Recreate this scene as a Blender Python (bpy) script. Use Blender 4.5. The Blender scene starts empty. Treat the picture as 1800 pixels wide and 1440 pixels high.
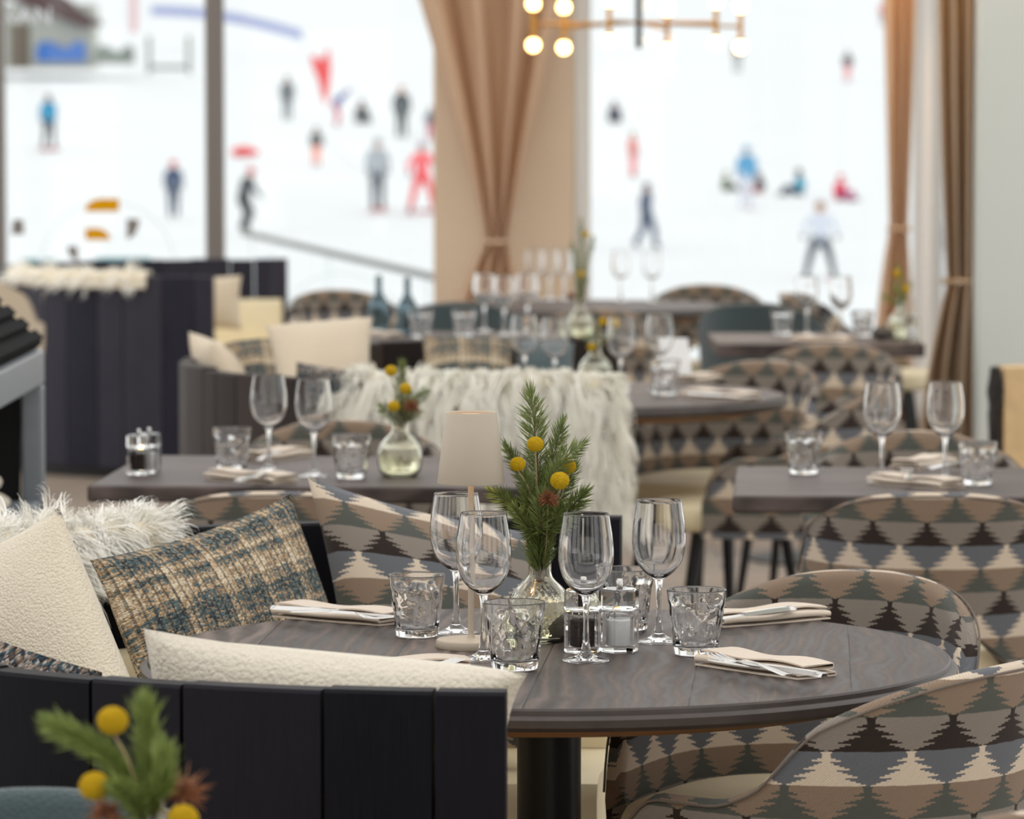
import bpy, math, random
import numpy as np
from mathutils import Vector, Matrix
random.seed(7); rng = np.random.default_rng(7)
SC = bpy.context.scene
COL = SC.collection
PI = math.pi
R = math.radians

# ---------------------------------------------------------------- camera model
F = 7500.0
CZ = 1.505
PITCH = math.atan(520 / F)
SP, CP = math.sin(PITCH), math.cos(PITCH)

def P(u, v, Y):
    k = (720 - v) / F
    t = Y / (CP + SP * k)
    return Vector(((u - 900) / F * t, Y, CZ + t * (-SP + CP * k)))

def G(u, v, z=0.75):
    k = (720 - v) / F
    dz = -SP + CP * k
    t = (z - CZ) / dz
    return Vector(((u - 900) / F * t, t * (CP + SP * k), z))

# ---------------------------------------------------------------- materials
def lin(c):
    if isinstance(c, str):
        c = [int(c[i:i + 2], 16) for i in (0, 2, 4)]
    r = []
    for x in c:
        x = x / 255
        r.append(x / 12.92 if x <= 0.04045 else ((x + 0.055) / 1.055) ** 2.4)
    return (r[0], r[1], r[2], 1)

class Mat:
    def __init__(s, name):
        s.m = bpy.data.materials.new(name)
        s.m.use_nodes = True
        s.t = s.m.node_tree
        s.t.nodes.clear()
        s.out = s.t.nodes.new('ShaderNodeOutputMaterial')
    def n(s, typ, ins=None, **kw):
        d = s.t.nodes.new(typ)
        for k, v in kw.items():
            setattr(d, k, v)
        for k, v in (ins or {}).items():
            s.put(d.inputs[k], v)
        return d
    def put(s, sock, v):
        if isinstance(v, bpy.types.NodeSocket):
            s.t.links.new(v, sock)
        else:
            sock.default_value = v
    def ma(s, op, a, b=None, c=None, clamp=False):
        d = s.t.nodes.new('ShaderNodeMath')
        d.operation = op
        d.use_clamp = clamp
        s.put(d.inputs[0], a)
        if b is not None: s.put(d.inputs[1], b)
        if c is not None: s.put(d.inputs[2], c)
        return d.outputs[0]
    def mix(s, fac, a, b, blend='MIX'):
        d = s.t.nodes.new('ShaderNodeMix')
        d.data_type = 'RGBA'
        d.blend_type = blend
        s.put(d.inputs[0], fac)
        s.put(d.inputs[6], a)
        s.put(d.inputs[7], b)
        return d.outputs[2]
    def coord(s, which='Object', scale=(1, 1, 1), rot=(0, 0, 0)):
        tc = s.n('ShaderNodeTexCoord')
        mp = s.n('ShaderNodeMapping', {'Vector': tc.outputs[which], 'Scale': scale, 'Rotation': rot})
        return mp.outputs[0]
    def noise(s, vec, scale=5, detail=3, rough=.55, out=0):
        return s.n('ShaderNodeTexNoise', {'Vector': vec, 'Scale': scale, 'Detail': detail, 'Roughness': rough}).outputs[out]
    def ramp(s, fac, stops):
        d = s.n('ShaderNodeValToRGB', {0: fac})
        e = d.color_ramp.elements
        while len(e) < len(stops): e.new(.5)
        for i, (p, c) in enumerate(stops):
            e[i].position = p
            e[i].color = c if len(c) == 4 else (*c, 1)
        return d.outputs[0]
    def bump(s, h, strength=.3, dist=.01):
        return s.n('ShaderNodeBump', {'Height': h, 'Strength': strength, 'Distance': dist}).outputs[0]
    def pbr(s, color, rough=.5, metal=0, normal=None, **kw):
        d = s.n('ShaderNodeBsdfPrincipled', {'Base Color': color, 'Roughness': rough, 'Metallic': metal})
        if normal is not None: s.put(d.inputs['Normal'], normal)
        for k, v in kw.items():
            s.put(d.inputs[k], v)
        s.t.links.new(d.outputs[0], s.out.inputs[0])
        return d

def plain(name, c, rough=.5, metal=0, var=.06, scale=30, bump=0, **kw):
    M = Mat(name)
    co = M.coord('Object')
    nz = M.noise(co, scale, 4)
    c = lin(c) if not isinstance(c, tuple) or max(c[:3]) > 1 else c
    lo = tuple(max(0, x * (1 - var * 2)) for x in c[:3]) + (1,)
    hi = tuple(min(1, x * (1 + var * 2)) for x in c[:3]) + (1,)
    colr = M.mix(nz, lo, hi)
    nrm = M.bump(nz, bump, .005) if bump else None
    M.pbr(colr, rough, metal, nrm, **kw)
    return M.m

def kilim(name, gain=1.0):
    M = Mat(name)
    uv = M.n('ShaderNodeTexCoord').outputs['UV']
    sx = M.n('ShaderNodeSeparateXYZ', {0: uv})
    wob = M.noise(uv, 60, 2)
    U = M.ma('ADD', M.ma('DIVIDE', sx.outputs[0], .094), M.ma('MULTIPLY', wob, .05))
    V = M.ma('ADD', M.ma('DIVIDE', sx.outputs[1], .0445), M.ma('MULTIPLY', wob, .06))
    r = M.ma('FLOOR', V)
    fv = M.ma('SUBTRACT', V, r)
    fu = M.ma('FRACT', M.ma('ADD', U, M.ma('MULTIPLY', r, .5)))
    x = M.ma('MULTIPLY', M.ma('ABSOLUTE', M.ma('SUBTRACT', fu, .5)), 2)
    f5 = M.ma('MULTIPLY', fv, 4.2)
    k = M.ma('FLOOR', f5)
    fk = M.ma('DIVIDE', M.ma('FLOOR', M.ma('MULTIPLY', M.ma('SUBTRACT', f5, k), 5)), 5)
    w = M.ma('MAXIMUM', M.ma('SUBTRACT', .95, M.ma('ADD', M.ma('MULTIPLY', k, .205), M.ma('MULTIPLY', fk, .62))), .1)
    tree = M.ma('LESS_THAN', x, w)
    rm = M.ma('FLOORED_MODULO', r, 3)
    is1 = M.ma('COMPARE', rm, 1, .2)
    is2 = M.ma('COMPARE', rm, 2, .2)
    def L(c): return tuple(min(1, q * gain) for q in lin(c)[:3]) + (1,)
    hang = M.mix(is2, M.mix(is1, L((112, 114, 119)), L((146, 136, 126))), L((150, 128, 109)))
    rise = M.mix(is2, M.mix(is1, L((228, 210, 188)), L((54, 44, 39))), L((92, 94, 87)))
    c = M.mix(tree, hang, rise)
    th = M.n('ShaderNodeTexWave', {'Vector': uv, 'Scale': 170, 'Distortion': 2, 'Detail': 2}, wave_type='BANDS', bands_direction='DIAGONAL').outputs[1]
    fine = M.noise(uv, 700, 2)
    c = M.mix(.35, c, M.mix(fine, (.35, .35, .35, 1), (1, 1, 1, 1)), 'MULTIPLY')
    c = M.mix(.2, c, M.mix(th, (.4, .4, .4, 1), (1, 1, 1, 1)), 'MULTIPLY')
    M.pbr(c, .85, 0, M.bump(M.ma('ADD', fine, th), .35, .002), **{'Sheen Weight': .1, 'Sheen Roughness': .5, 'Specular IOR Level': .12})
    return M.m

def plaid(name):
    M = Mat(name)
    uv = M.n('ShaderNodeTexCoord').outputs['UV']
    sx = M.n('ShaderNodeSeparateXYZ', {0: uv})
    u, v = sx.outputs[0], sx.outputs[1]
    wob = M.noise(uv, 40, 3)
    u2 = M.ma('ADD', u, M.ma('MULTIPLY', wob, .006))
    v2 = M.ma('ADD', v, M.ma('MULTIPLY', wob, .006))
    def stripes(x, p):
        return M.ramp(M.ma('FRACT', M.ma('DIVIDE', x, p)),
                      [(0, (.02, .02, .02)), (.06, (.9, .9, .9)), (.22, (.9, .9, .9)), (.3, (.25, .25, .25)), (.36, (.75, .75, .75)),
                       (.42, (.12, .12, .12)), (.6, (.12, .12, .12)), (.66, (.6, .6, .6)), (.72, (.15, .15, .15)), (1, (.1, .1, .1))])
    a = stripes(u2, .098)
    b = stripes(M.ma('ADD', v2, .03), .165)
    b2 = stripes(v2, .071)
    ab = M.ma('ADD', M.ma('MULTIPLY', a, .3), M.ma('ADD', M.ma('MULTIPLY', b, .42), M.ma('MULTIPLY', b2, .26)))
    vor = M.n('ShaderNodeTexVoronoi', {'Vector': M.coord('UV', (1, 1.25, 1)), 'Scale': 215, 'Randomness': .75})
    cell = M.n('ShaderNodeSeparateColor', {0: vor.outputs['Color']})
    th = M.ma('ADD', ab, M.ma('MULTIPLY', M.ma('SUBTRACT', cell.outputs[0], .5), .5))
    c = M.ramp(th, [(0, lin((62, 68, 70))), (.1, lin((88, 104, 106))), (.28, lin((116, 132, 132))), (.38, lin((176, 146, 112))), (.55, lin((212, 184, 148))), (.75, lin((240, 224, 196)))])
    rib = M.ma('ABSOLUTE', M.ma('SUBTRACT', M.ma('FRACT', M.ma('DIVIDE', u2, .0165)), .5))
    dark = M.ma('GREATER_THAN', rib, .38)
    c = M.mix(M.ma('MULTIPLY', dark, .6), c, (.04, .04, .044, 1))
    d = M.ma('SUBTRACT', 1, vor.outputs['Distance'])
    c = M.mix(.4, c, M.ramp(d, [(.3, (.4, .4, .4)), (.7, (1, 1, 1))]), 'MULTIPLY')
    M.pbr(c, .9, 0, M.bump(M.ma('ADD', d, M.ma('MULTIPLY', dark, -1.2)), .9, .006), **{'Specular IOR Level': .15})
    return M.m

def tweed(name):
    M = Mat(name)
    uv = M.coord('UV')
    vor = M.n('ShaderNodeTexVoronoi', {'Vector': uv, 'Scale': 210, 'Randomness': 1})
    cell = M.n('ShaderNodeSeparateColor', {0: vor.outputs['Color']})
    sx = M.n('ShaderNodeSeparateXYZ', {0: uv})
    band = M.ma('ADD', M.ma('MULTIPLY', M.ma('SINE', M.ma('MULTIPLY', sx.outputs[1], 62)), .25), cell.outputs[0])
    c = M.ramp(band, [(.0, lin((60, 95, 108))), (.25, lin((88, 112, 124))), (.45, lin((60, 62, 70))), (.6, lin((140, 118, 104))), (.8, lin((182, 160, 140))), (1, lin((205, 196, 186)))])
    d = M.ma('SUBTRACT', 1, vor.outputs['Distance'])
    c = M.mix(.6, c, M.ramp(d, [(.3, (.15, .15, .15)), (.75, (1, 1, 1))]), 'MULTIPLY')
    M.pbr(c, .95, 0, M.bump(d, 1, .01), **{'Specular IOR Level': .1})
    return M.m

def boucle(name, c, sc=160):
    M = Mat(name)
    co = M.coord('Object')
    vor = M.n('ShaderNodeTexVoronoi', {'Vector': co, 'Scale': sc, 'Randomness': 1})
    nz = M.noise(co, 220, 3)
    h = M.ma('ADD', M.ma('SUBTRACT', 1, vor.outputs['Distance']), nz)
    l = lin(c)
    cc = M.mix(nz, tuple(q * .82 for q in l[:3]) + (1,), l)
    M.pbr(cc, .95, 0, M.bump(h, .55, .004), **{'Sheen Weight': .3, 'Specular IOR Level': .15})
    return M.m

def planks_dark(name, c0, c1, rough=.42):           # uv.x = plank index, uv.y = height
    M = Mat(name)
    uv = M.n('ShaderNodeTexCoord').outputs['UV']
    sx = M.n('ShaderNodeSeparateXYZ', {0: uv})
    wn = M.n('ShaderNodeTexWhiteNoise', {'W': M.ma('FLOOR', sx.outputs[0])}, noise_dimensions='1D').outputs[0]
    g = M.noise(M.coord('UV', (9, 2.2, 1)), 5, 6, .65)
    g2 = M.noise(M.coord('UV', (1.5, 3, 1)), 2, 3)
    f = M.ma('ADD', M.ma('MULTIPLY', g, .55), M.ma('ADD', M.ma('MULTIPLY', wn, .45), M.ma('MULTIPLY', g2, .25)))
    c = M.ramp(f, [(.25, lin(c0)), (.95, lin(c1))])
    M.pbr(c, M.ma('ADD', rough, M.ma('MULTIPLY', g, .2)), 0, M.bump(g, .25, .002), **{'Specular IOR Level': .12})
    return M.m

def table_wood(name, c0, c1, c2, rough=.36, board=.19, rot=0):
    M = Mat(name)
    co = M.coord('Object', (1, 1, 1), (0, 0, rot))
    sx = M.n('ShaderNodeSeparateXYZ', {0: co})
    wn = M.n('ShaderNodeTexWhiteNoise', {'W': M.ma('FLOOR', M.ma('DIVIDE', sx.outputs[1], board))}, noise_dimensions='1D').outputs[0]
    off = M.n('ShaderNodeCombineXYZ', {0: M.ma('MULTIPLY', wn, 7), 1: 0, 2: 0}).outputs[0]
    v = M.n('ShaderNodeVectorMath', {0: co, 1: off}, operation='ADD').outputs[0]
    mp = M.n('ShaderNodeMapping', {'Vector': v, 'Scale': (1.6, 14, 6)}).outputs[0]
    g = M.noise(mp, 3, 6, .6)
    ring = M.n('ShaderNodeTexWave', {'Vector': M.n('ShaderNodeMapping', {'Vector': v, 'Scale': (1.1, 3.2, 2)}).outputs[0], 'Scale': 3.2, 'Distortion': 11, 'Detail': 3, 'Detail Scale': .9}, wave_type='BANDS', bands_direction='Y').outputs[1]
    f = M.ma('ADD', M.ma('ADD', M.ma('MULTIPLY', g, .42), M.ma('MULTIPLY', ring, .34)), M.ma('MULTIPLY', wn, .2))
    c = M.ramp(f, [(.2, lin(c0)), (.5, lin(c1)), (.85, lin(c2))])
    edge = M.ma('ABSOLUTE', M.ma('SUBTRACT', M.ma('FRACT', M.ma('DIVIDE', sx.outputs[1], board)), .5))
    line = M.ma('GREATER_THAN', edge, .495)
    c = M.mix(line, c, lin((18, 16, 16)))
    M.pbr(c, M.ma('ADD', rough, M.ma('MULTIPLY', ring, .2)), 0, M.bump(M.ma('SUBTRACT', M.ma('ADD', g, M.ma('MULTIPLY', ring, .6)), M.ma('MULTIPLY', line, 2)), .3, .002), **{'Specular IOR Level': .3})
    return M.m

def glass_mat(name, c=(1, 1, 1, 1), ior=1.5, rough=0):
    M = Mat(name)
    d = M.n('ShaderNodeBsdfGlass', {'Color': c, 'Roughness': rough, 'IOR': ior})
    M.t.links.new(d.outputs[0], M.out.inputs[0])
    return M.m

def pane_mat(name):
    M = Mat(name)
    tr = M.n('ShaderNodeBsdfTransparent', {0: (.97, .985, .98, 1)})
    gl = M.n('ShaderNodeBsdfGlossy', {'Roughness': .02})
    fr = M.n('ShaderNodeFresnel', {'IOR': 1.45})
    mx = M.n('ShaderNodeMixShader', {0: M.ma('MULTIPLY', fr.outputs[0], .8), 1: tr.outputs[0], 2: gl.outputs[0]})
    M.t.links.new(mx.outputs[0], M.out.inputs[0])
    return M.m

def emit(name, c, k):
    M = Mat(name)
    d = M.n('ShaderNodeEmission', {0: lin(c), 1: k})
    M.t.links.new(d.outputs[0], M.out.inputs[0])
    return M.m

def fabric(name, c, translucent=.0, folds=0):
    M = Mat(name)
    co = M.coord('Object')
    nz = M.noise(co, 400, 2)
    l = lin(c)
    cc = M.mix(nz, tuple(q * .9 for q in l[:3]) + (1,), l)
    d = M.pbr(cc, .9, 0, M.bump(nz, .2, .002), **{'Specular IOR Level': .15, 'Sheen Weight': .15})
    if translucent:
        t = M.n('ShaderNodeBsdfTranslucent', {0: cc})
        mx = M.n('ShaderNodeMixShader', {0: translucent, 1: d.outputs[0], 2: t.outputs[0]})
        M.t.links.new(mx.outputs[0], M.out.inputs[0])
    return M.m

def floor_mat(name):
    M = Mat(name)
    co = M.coord('Object')
    b = M.n('ShaderNodeTexBrick', {'Vector': co, 'Color1': lin((172, 156, 140)), 'Color2': lin((148, 132, 118)), 'Mortar': lin((100, 90, 82)), 'Scale': 1, 'Mortar Size': .004, 'Brick Width': 1.4, 'Row Height': .19})
    g = M.noise(M.coord('Object', (2, 20, 1)), 3, 5)
    c = M.mix(.4, b.outputs[0], M.mix(g, (.45, .42, .4, 1), (1, 1, 1, 1)), 'MULTIPLY')
    M.pbr(c, .5, 0, M.bump(g, .1, .002))
    return M.m

def snow_mat(name):
    M = Mat(name)
    co = M.coord('Object')
    nz = M.noise(co, .12, 6, .6)
    c = M.mix(nz, (.68, .71, .74, 1), (.75, .765, .79, 1))
    M.pbr(c, .9, 0, M.bump(M.noise(co, 1.2, 5), .4, .1))
    return M.m

def needle_mat(name, a, b):
    M = Mat(name)
    nz = M.noise(M.coord('Object'), 90, 2)
    M.pbr(M.mix(nz, lin(a), lin(b)), .5, 0, None, **{'Specular IOR Level': .4})
    return M.m

MT = dict(
    kilim=kilim('kilim_fabric'), plaid=plaid('plaid_wool'), tweed=tweed('chunky_tweed'),
    cream=boucle('cream_boucle', (236, 226, 208), 150), cream2=boucle('cream_wool', (232, 220, 198), 260), beige=boucle('beige_wool', (222, 205, 180), 200),
    leather=plain('cream_leather', (232, 217, 182), .48, var=.03, scale=12, bump=.05),
    black=plain('black_metal', (22, 22, 24), .4, .3), mattblack=plain('matt_black', (20, 20, 22), .85, **{'Specular IOR Level': .1}),
    bench=planks_dark('stained_planks', (3, 4, 9), (30, 28, 35)),
    benchnavyhaze=planks_dark('navy_planks_hazed', (28, 30, 42), (66, 64, 74)),  # same stained planks, distance haze painted in as a lighter colour
    benchbrownhaze=planks_dark('brown_planks_hazed', (22, 19, 18), (64, 54, 49)),  # same stained planks again, veiling glare mixed into the colour
    base=plain('dark_plinth', (30, 27, 28), .6),
    top=table_wood('dark_oak_top', (44, 37, 35), (84, 73, 68), (134, 120, 112), .4, .21, 0),
    top2=table_wood('grey_oak_top', (52, 44, 42), (88, 76, 72), (126, 112, 106), .4, .2, 0),
    edge=plain('dark_oak_edge', (62, 53, 49), .42, var=.22, scale=26, bump=.1),
    under=plain('raw_oak', (150, 104, 62), .6, var=.12, scale=20),
    glass=glass_mat('clear_glass', (1, 1, 1, 1), 1.5), acryl=glass_mat('clear_acrylic', (.995, .997, .997, 1), 1.22),
    vase=glass_mat('tinted_glass', (.985, .985, .94, 1), 1.5), water=glass_mat('water', (.985, .985, .93, 1), 1.33),
    bottle=glass_mat('blue_bottle_glass', (.64, .71, .74, 1), 1.5),
    pane=pane_mat('window_glass'),
    lamp=plain('lamp_paint', (182, 169, 152), .5, var=.02), lampin=emit('lamp_diffuser', (255, 226, 192), .95),
    glow=emit('warm_led', (255, 206, 150), 7), bulb=emit('warm_bulb', (255, 206, 130), 9),
    brass=plain('brass', (190, 140, 70), .3, 1.0),
    steel=plain('steel', (205, 203, 200), .16, 1.0, var=.02),
    napkin=fabric('napkin_linen', (232, 216, 198), .1),
    napkin2=fabric('white_card', (240, 240, 240)),
    salt=plain('salt', (245, 245, 245), .9, bump=.4, scale=600), pepper=plain('peppercorns', (46, 34, 28), .8, var=.35, scale=260, bump=.8),
    stone=plain('pebble', (78, 74, 68), .75, var=.2, scale=140, bump=.3),
    needle=needle_mat('fir_needles', (62, 82, 42), (150, 162, 90)), needle2=needle_mat('fir_needles_fresh', (86, 108, 50), (164, 178, 98)),
    twig=plain('twig', (98, 70, 46), .8, var=.2), stalk=plain('flower_stalk', (168, 150, 112), .7),
    yellow=plain('yellow_florets', (240, 190, 8), .8, var=.16, scale=420, bump=1.0),
    brown=plain('dried_bracts', (150, 98, 66), .8, var=.25, scale=120),
    fur=plain('sheepskin_hair', (254, 251, 244), .75, var=.01, scale=14, **{'Specular IOR Level': .2}),
    fur2=plain('sheepskin_hair_ivory', (255, 248, 236), .75, var=.04, scale=7, **{'Specular IOR Level': .2}),
    hide=plain('sheepskin_hide', (246, 232, 206), .9),
    teal=boucle('teal_wool', (76, 90, 93), 240), tealrim=plain('grey_piping', (150, 140, 130), .8),
    piping=plain('dark_piping', (112, 100, 90), .9),
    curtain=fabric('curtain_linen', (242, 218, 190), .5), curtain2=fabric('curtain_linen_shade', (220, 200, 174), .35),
    column=plain('column_plaster', (222, 200, 174), .85, var=.02, scale=4), white=plain('white_paint', (226, 224, 220), .7, var=.02),
    wall=plain('pale_wall_paint', (200, 204, 198), .85, var=.015, scale=3), ceil=plain('ceiling_paint', (232, 226, 218), .9, var=.01),
    mull=plain('grey_mullion', (122, 114, 108), .5, var=.04), floor=floor_mat('plank_floor'), snow=snow_mat('snow'),
    greymetal=plain('grey_coated_steel', (150, 156, 162), .4, .2), blackin=plain('black_interior', (10, 10, 11), .7),
    decaly=fabric('ochre_vinyl', (246, 200, 24), .6), decalg=fabric('grey_vinyl', (176, 168, 162), .5),
    letter=plain('white_vinyl', (228, 232, 240), .6, var=.02),
    bark=plain('bark', (44, 38, 34), .9, var=.35, scale=50, bump=1.0), split=plain('split_wood', (216, 184, 138), .8, var=.12, scale=22),
    roof=plain('roof_boards', (86, 66, 66), .9), render_=plain('hut_render', (178, 180, 172), .9), door=plain('hut_wood', (104, 92, 78), .9),
    blue=plain('blue_tarpaulin', (40, 100, 178), .6), bluel=plain('blue_banner', (150, 160, 204), .8), red=plain('red_vinyl', (226, 62, 66), .6),
    pinkw=plain('pink_flag', (226, 190, 196), .8), tealw=plain('teal_board', (96, 146, 152), .7), palegrey=plain('pale_grey_tube', (232, 236, 238), .5), rail=plain('dark_rail', (112, 114, 112), .6), lift=plain('weathered_steel', (120, 128, 122), .7),
    skin=plain('skin', (205, 160, 135), .6),
)

# ---------------------------------------------------------------- mesh helpers
class MB:
    def __init__(s):
        s.v, s.f, s.uv, s.mi = [], [], [], []
    def add(s, v, f, uv=None, mi=0):
        o = len(s.v)
        s.v += [tuple(p) for p in v]
        s.uv += list(uv) if uv is not None else [(0, 0)] * len(v)
        s.f += [tuple(i + o for i in q) for q in f]
        s.mi += [mi] * len(f)
        return s
    def build(s, name, mat, parent=None, smooth=True, ang=40):
        me = bpy.data.meshes.new(name)
        me.from_pydata(s.v, [], s.f)
        for m in (mat if isinstance(mat, (list, tuple)) else [mat]):
            me.materials.append(m)
        if any(s.mi):
            me.polygons.foreach_set('material_index', s.mi)
        lay = me.uv_layers.new(name='UVMap')
        li = np.empty(len(me.loops), np.int32)
        me.loops.foreach_get('vertex_index', li)
        uva = np.array(s.uv, np.float32)[li]
        lay.data.foreach_set('uv', uva.ravel())
        if smooth:
            me.polygons.foreach_set('use_smooth', [True] * len(me.polygons))
            if ang < 180:
                me.set_sharp_from_angle(angle=R(ang))
        me.update()
        o = bpy.data.objects.new(name, me)
        COL.objects.link(o)
        if parent: o.parent = parent
        return o

def box(c, s, rot=0, M=None):
    x, y, z = s[0] / 2, s[1] / 2, s[2] / 2
    vs = [Vector(p) for p in ((-x, -y, -z), (x, -y, -z), (x, y, -z), (-x, y, -z), (-x, -y, z), (x, -y, z), (x, y, z), (-x, y, z))]
    m = M if M is not None else Matrix.Rotation(rot, 4, 'Z')
    vs = [m @ p + Vector(c) for p in vs]
    return vs, [(0, 3, 2, 1), (4, 5, 6, 7), (0, 1, 5, 4), (1, 2, 6, 5), (2, 3, 7, 6), (3, 0, 4, 7)]

def bevel(o, w=.004, seg=2):
    m = o.modifiers.new('Bevel', 'BEVEL')
    m.width = w; m.segments = seg; m.limit_method = 'ANGLE'
    return o

def cr(pts, n=4):                                    # Catmull-Rom resample of a polyline
    pts = [np.array(p, float) for p in pts]
    o = []
    for i in range(len(pts) - 1):
        p0 = pts[max(i - 1, 0)]; p1 = pts[i]; p2 = pts[i + 1]; p3 = pts[min(i + 2, len(pts) - 1)]
        for k in range(n):
            t = k / n
            o.append(.5 * (2 * p1 + (p2 - p0) * t + (2 * p0 - 5 * p1 + 4 * p2 - p3) * t * t + (3 * p1 - p0 - 3 * p2 + p3) * t ** 3))
    o.append(pts[-1])
    return o

def lathe(prof, n=48, rf=None, c=(0, 0, 0)):
    v, f, uv = [], [], []
    rings = []
    for (r, z) in prof:
        if r < 1e-6:
            rings.append([len(v)])
            v.append((c[0], c[1], c[2] + z)); uv.append((0, z))
        else:
            st = len(v)
            for i in range(n):
                a = 2 * PI * i / n
                rr = r + (rf(a, z, r) if rf else 0)
                v.append((c[0] + rr * math.cos(a), c[1] + rr * math.sin(a), c[2] + z)); uv.append((r * a, z))
            rings.append(list(range(st, st + n)))
    for A, B in zip(rings, rings[1:]):
        for i in range(n):
            j = (i + 1) % n
            if len(A) == 1 and len(B) == 1: continue
            if len(A) == 1: f.append((A[0], B[j], B[i]))
            elif len(B) == 1: f.append((A[i], A[j], B[0]))
            else: f.append((A[i], A[j], B[j], B[i]))
    return v, f, uv

def tube(pts, rad, n=8, caps=True):
    pts = [Vector(p) for p in pts]
    if not hasattr(rad, '__len__'): rad = [rad] * len(pts)
    v, f = [], []
    up = None
    for i, p in enumerate(pts):
        d = (pts[min(i + 1, len(pts) - 1)] - pts[max(i - 1, 0)])
        if d.length < 1e-9: d = Vector((0, 0, 1))
        d.normalize()
        if up is None:
            up = Vector((0, 0, 1)) if abs(d.z) < .9 else Vector((1, 0, 0))
        a = d.cross(up)
        if a.length < 1e-6: a = d.orthogonal()
        a.normalize(); b = a.cross(d); up = b
        for k in range(n):
            t = 2 * PI * k / n
            v.append(p + a * (rad[i] * math.cos(t)) + b * (rad[i] * math.sin(t)))
    for i in range(len(pts) - 1):
        for k in range(n):
            j = (k + 1) % n
            f.append((i * n + k, (i + 1) * n + k, (i + 1) * n + j, i * n + j))
    if caps:
        f.append(tuple(range(n)))
        f.append(tuple(reversed(range((len(pts) - 1) * n, len(pts) * n))))
    return v, f

def grid(rows, close_u=False, close_v=False):
    m, n = len(rows), len(rows[0])
    v = [p for r in rows for p in r]
    f = []
    for i in range(m if close_u else m - 1):
        for j in range(n if close_v else n - 1):
            a, b = i * n + j, i * n + (j + 1) % n
            c, d = ((i + 1) % m) * n + (j + 1) % n, ((i + 1) % m) * n + j
            f.append((a, b, c, d))
    return v, f

def prism(poly, z0, z1, axis='z'):
    n = len(poly)
    def q(p, h):
        if axis == 'z': return (p[0], p[1], h)
        if axis == 'y': return (p[0], h, p[1])
        return (h, p[0], p[1])
    v = [q(p, z0) for p in poly] + [q(p, z1) for p in poly]
    f = [tuple(reversed(range(n))), tuple(range(n, 2 * n))] + [(i, (i + 1) % n, n + (i + 1) % n, n + i) for i in range(n)]
    return v, f

def obj(name, vf, mat, parent=None, smooth=True, ang=40):
    mb = MB()
    mb.add(vf[0], vf[1], vf[2] if len(vf) > 2 else None)
    return mb.build(name, mat, parent, smooth, ang)

def tag(o, label, cat, group=None, kind=None):
    o['label'] = label
    o['category'] = cat
    if group: o['group'] = group
    if kind: o['kind'] = kind
    return o

def thing(name, label, cat, loc=(0, 0, 0), rz=0, group=None):
    o = bpy.data.objects.new(name, None)
    o.empty_display_size = .05
    COL.objects.link(o)
    o.location = loc
    o.rotation_euler = (0, 0, rz)
    return tag(o, label, cat, group)

def struct(o):
    o['kind'] = 'structure'
    return o

def kids(o):
    return [c for c in bpy.data.objects if c.parent == o]

def copy_tree(o, parent=None):
    c = o.copy()
    COL.objects.link(c)
    c.parent = parent
    for ch in kids(o): copy_tree(ch, c)
    return c

def dup(root, loc, rz, label, group=None, scale=None):
    c = copy_tree(root)
    c.location = loc
    c.rotation_euler = (0, 0, rz)
    if scale: c.scale = (scale,) * 3
    c['label'] = label
    if group: c['group'] = group
    return c

class Stock:                                          # first call places the prototype, later calls copy it
    def __init__(s, make, cat, group=None):
        s.make, s.cat, s.group, s.root = make, cat, group, None
    def put(s, loc, rz, label, group=None, scale=None):
        if s.root is None:
            s.root = s.make()
            s.root.location = loc
            s.root.rotation_euler = (0, 0, rz)
            if scale: s.root.scale = (scale,) * 3
            tag(s.root, label, s.cat, group or s.group)
            return s.root
        g = group or s.group
        return dup(s.root, loc, rz, label, g, scale or 1)
# ---------------------------------------------------------------- tableware
def empty(name):
    o = bpy.data.objects.new(name, None); o.empty_display_size = .05
    COL.objects.link(o)
    return o

def make_wineglass():
    r = empty('wine_glass')
    foot = [(0, .0004), (.02, .0004), (.0326, .0003), (.0335, .0012), (.0326, .0021), (.022, .0046), (.012, .0082), (.0072, .0135)]
    stem = cr([(.0072, .0135), (.0049, .026), (.0040, .045), (.0039, .065), (.0046, .080), (.0068, .0905)], 3)
    outer = cr([(.0068, .0905), (.0125, .0945), (.0225, .1025), (.0318, .1155), (.0372, .133), (.0385, .150), (.0372, .170), (.0345, .188), (.0322, .2035)], 4)
    rim = [(.0320, .2046), (.0315, .2049), (.0311, .2046)]
    inner = cr([(.0310, .2035), (.0332, .188), (.0359, .170), (.0372, .150), (.0359, .1335), (.0305, .1165), (.0212, .1045), (.0112, .0975), (.0045, .0953), (0, .0950)], 4)
    obj('foot', lathe(foot, 40), MT['glass'], r, ang=180)
    obj('stem', lathe(stem, 24), MT['glass'], r, ang=180)
    obj('bowl', lathe([tuple(p) for p in outer] + rim + [tuple(p) for p in inner], 56), MT['glass'], r, ang=180)
    return r

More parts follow.
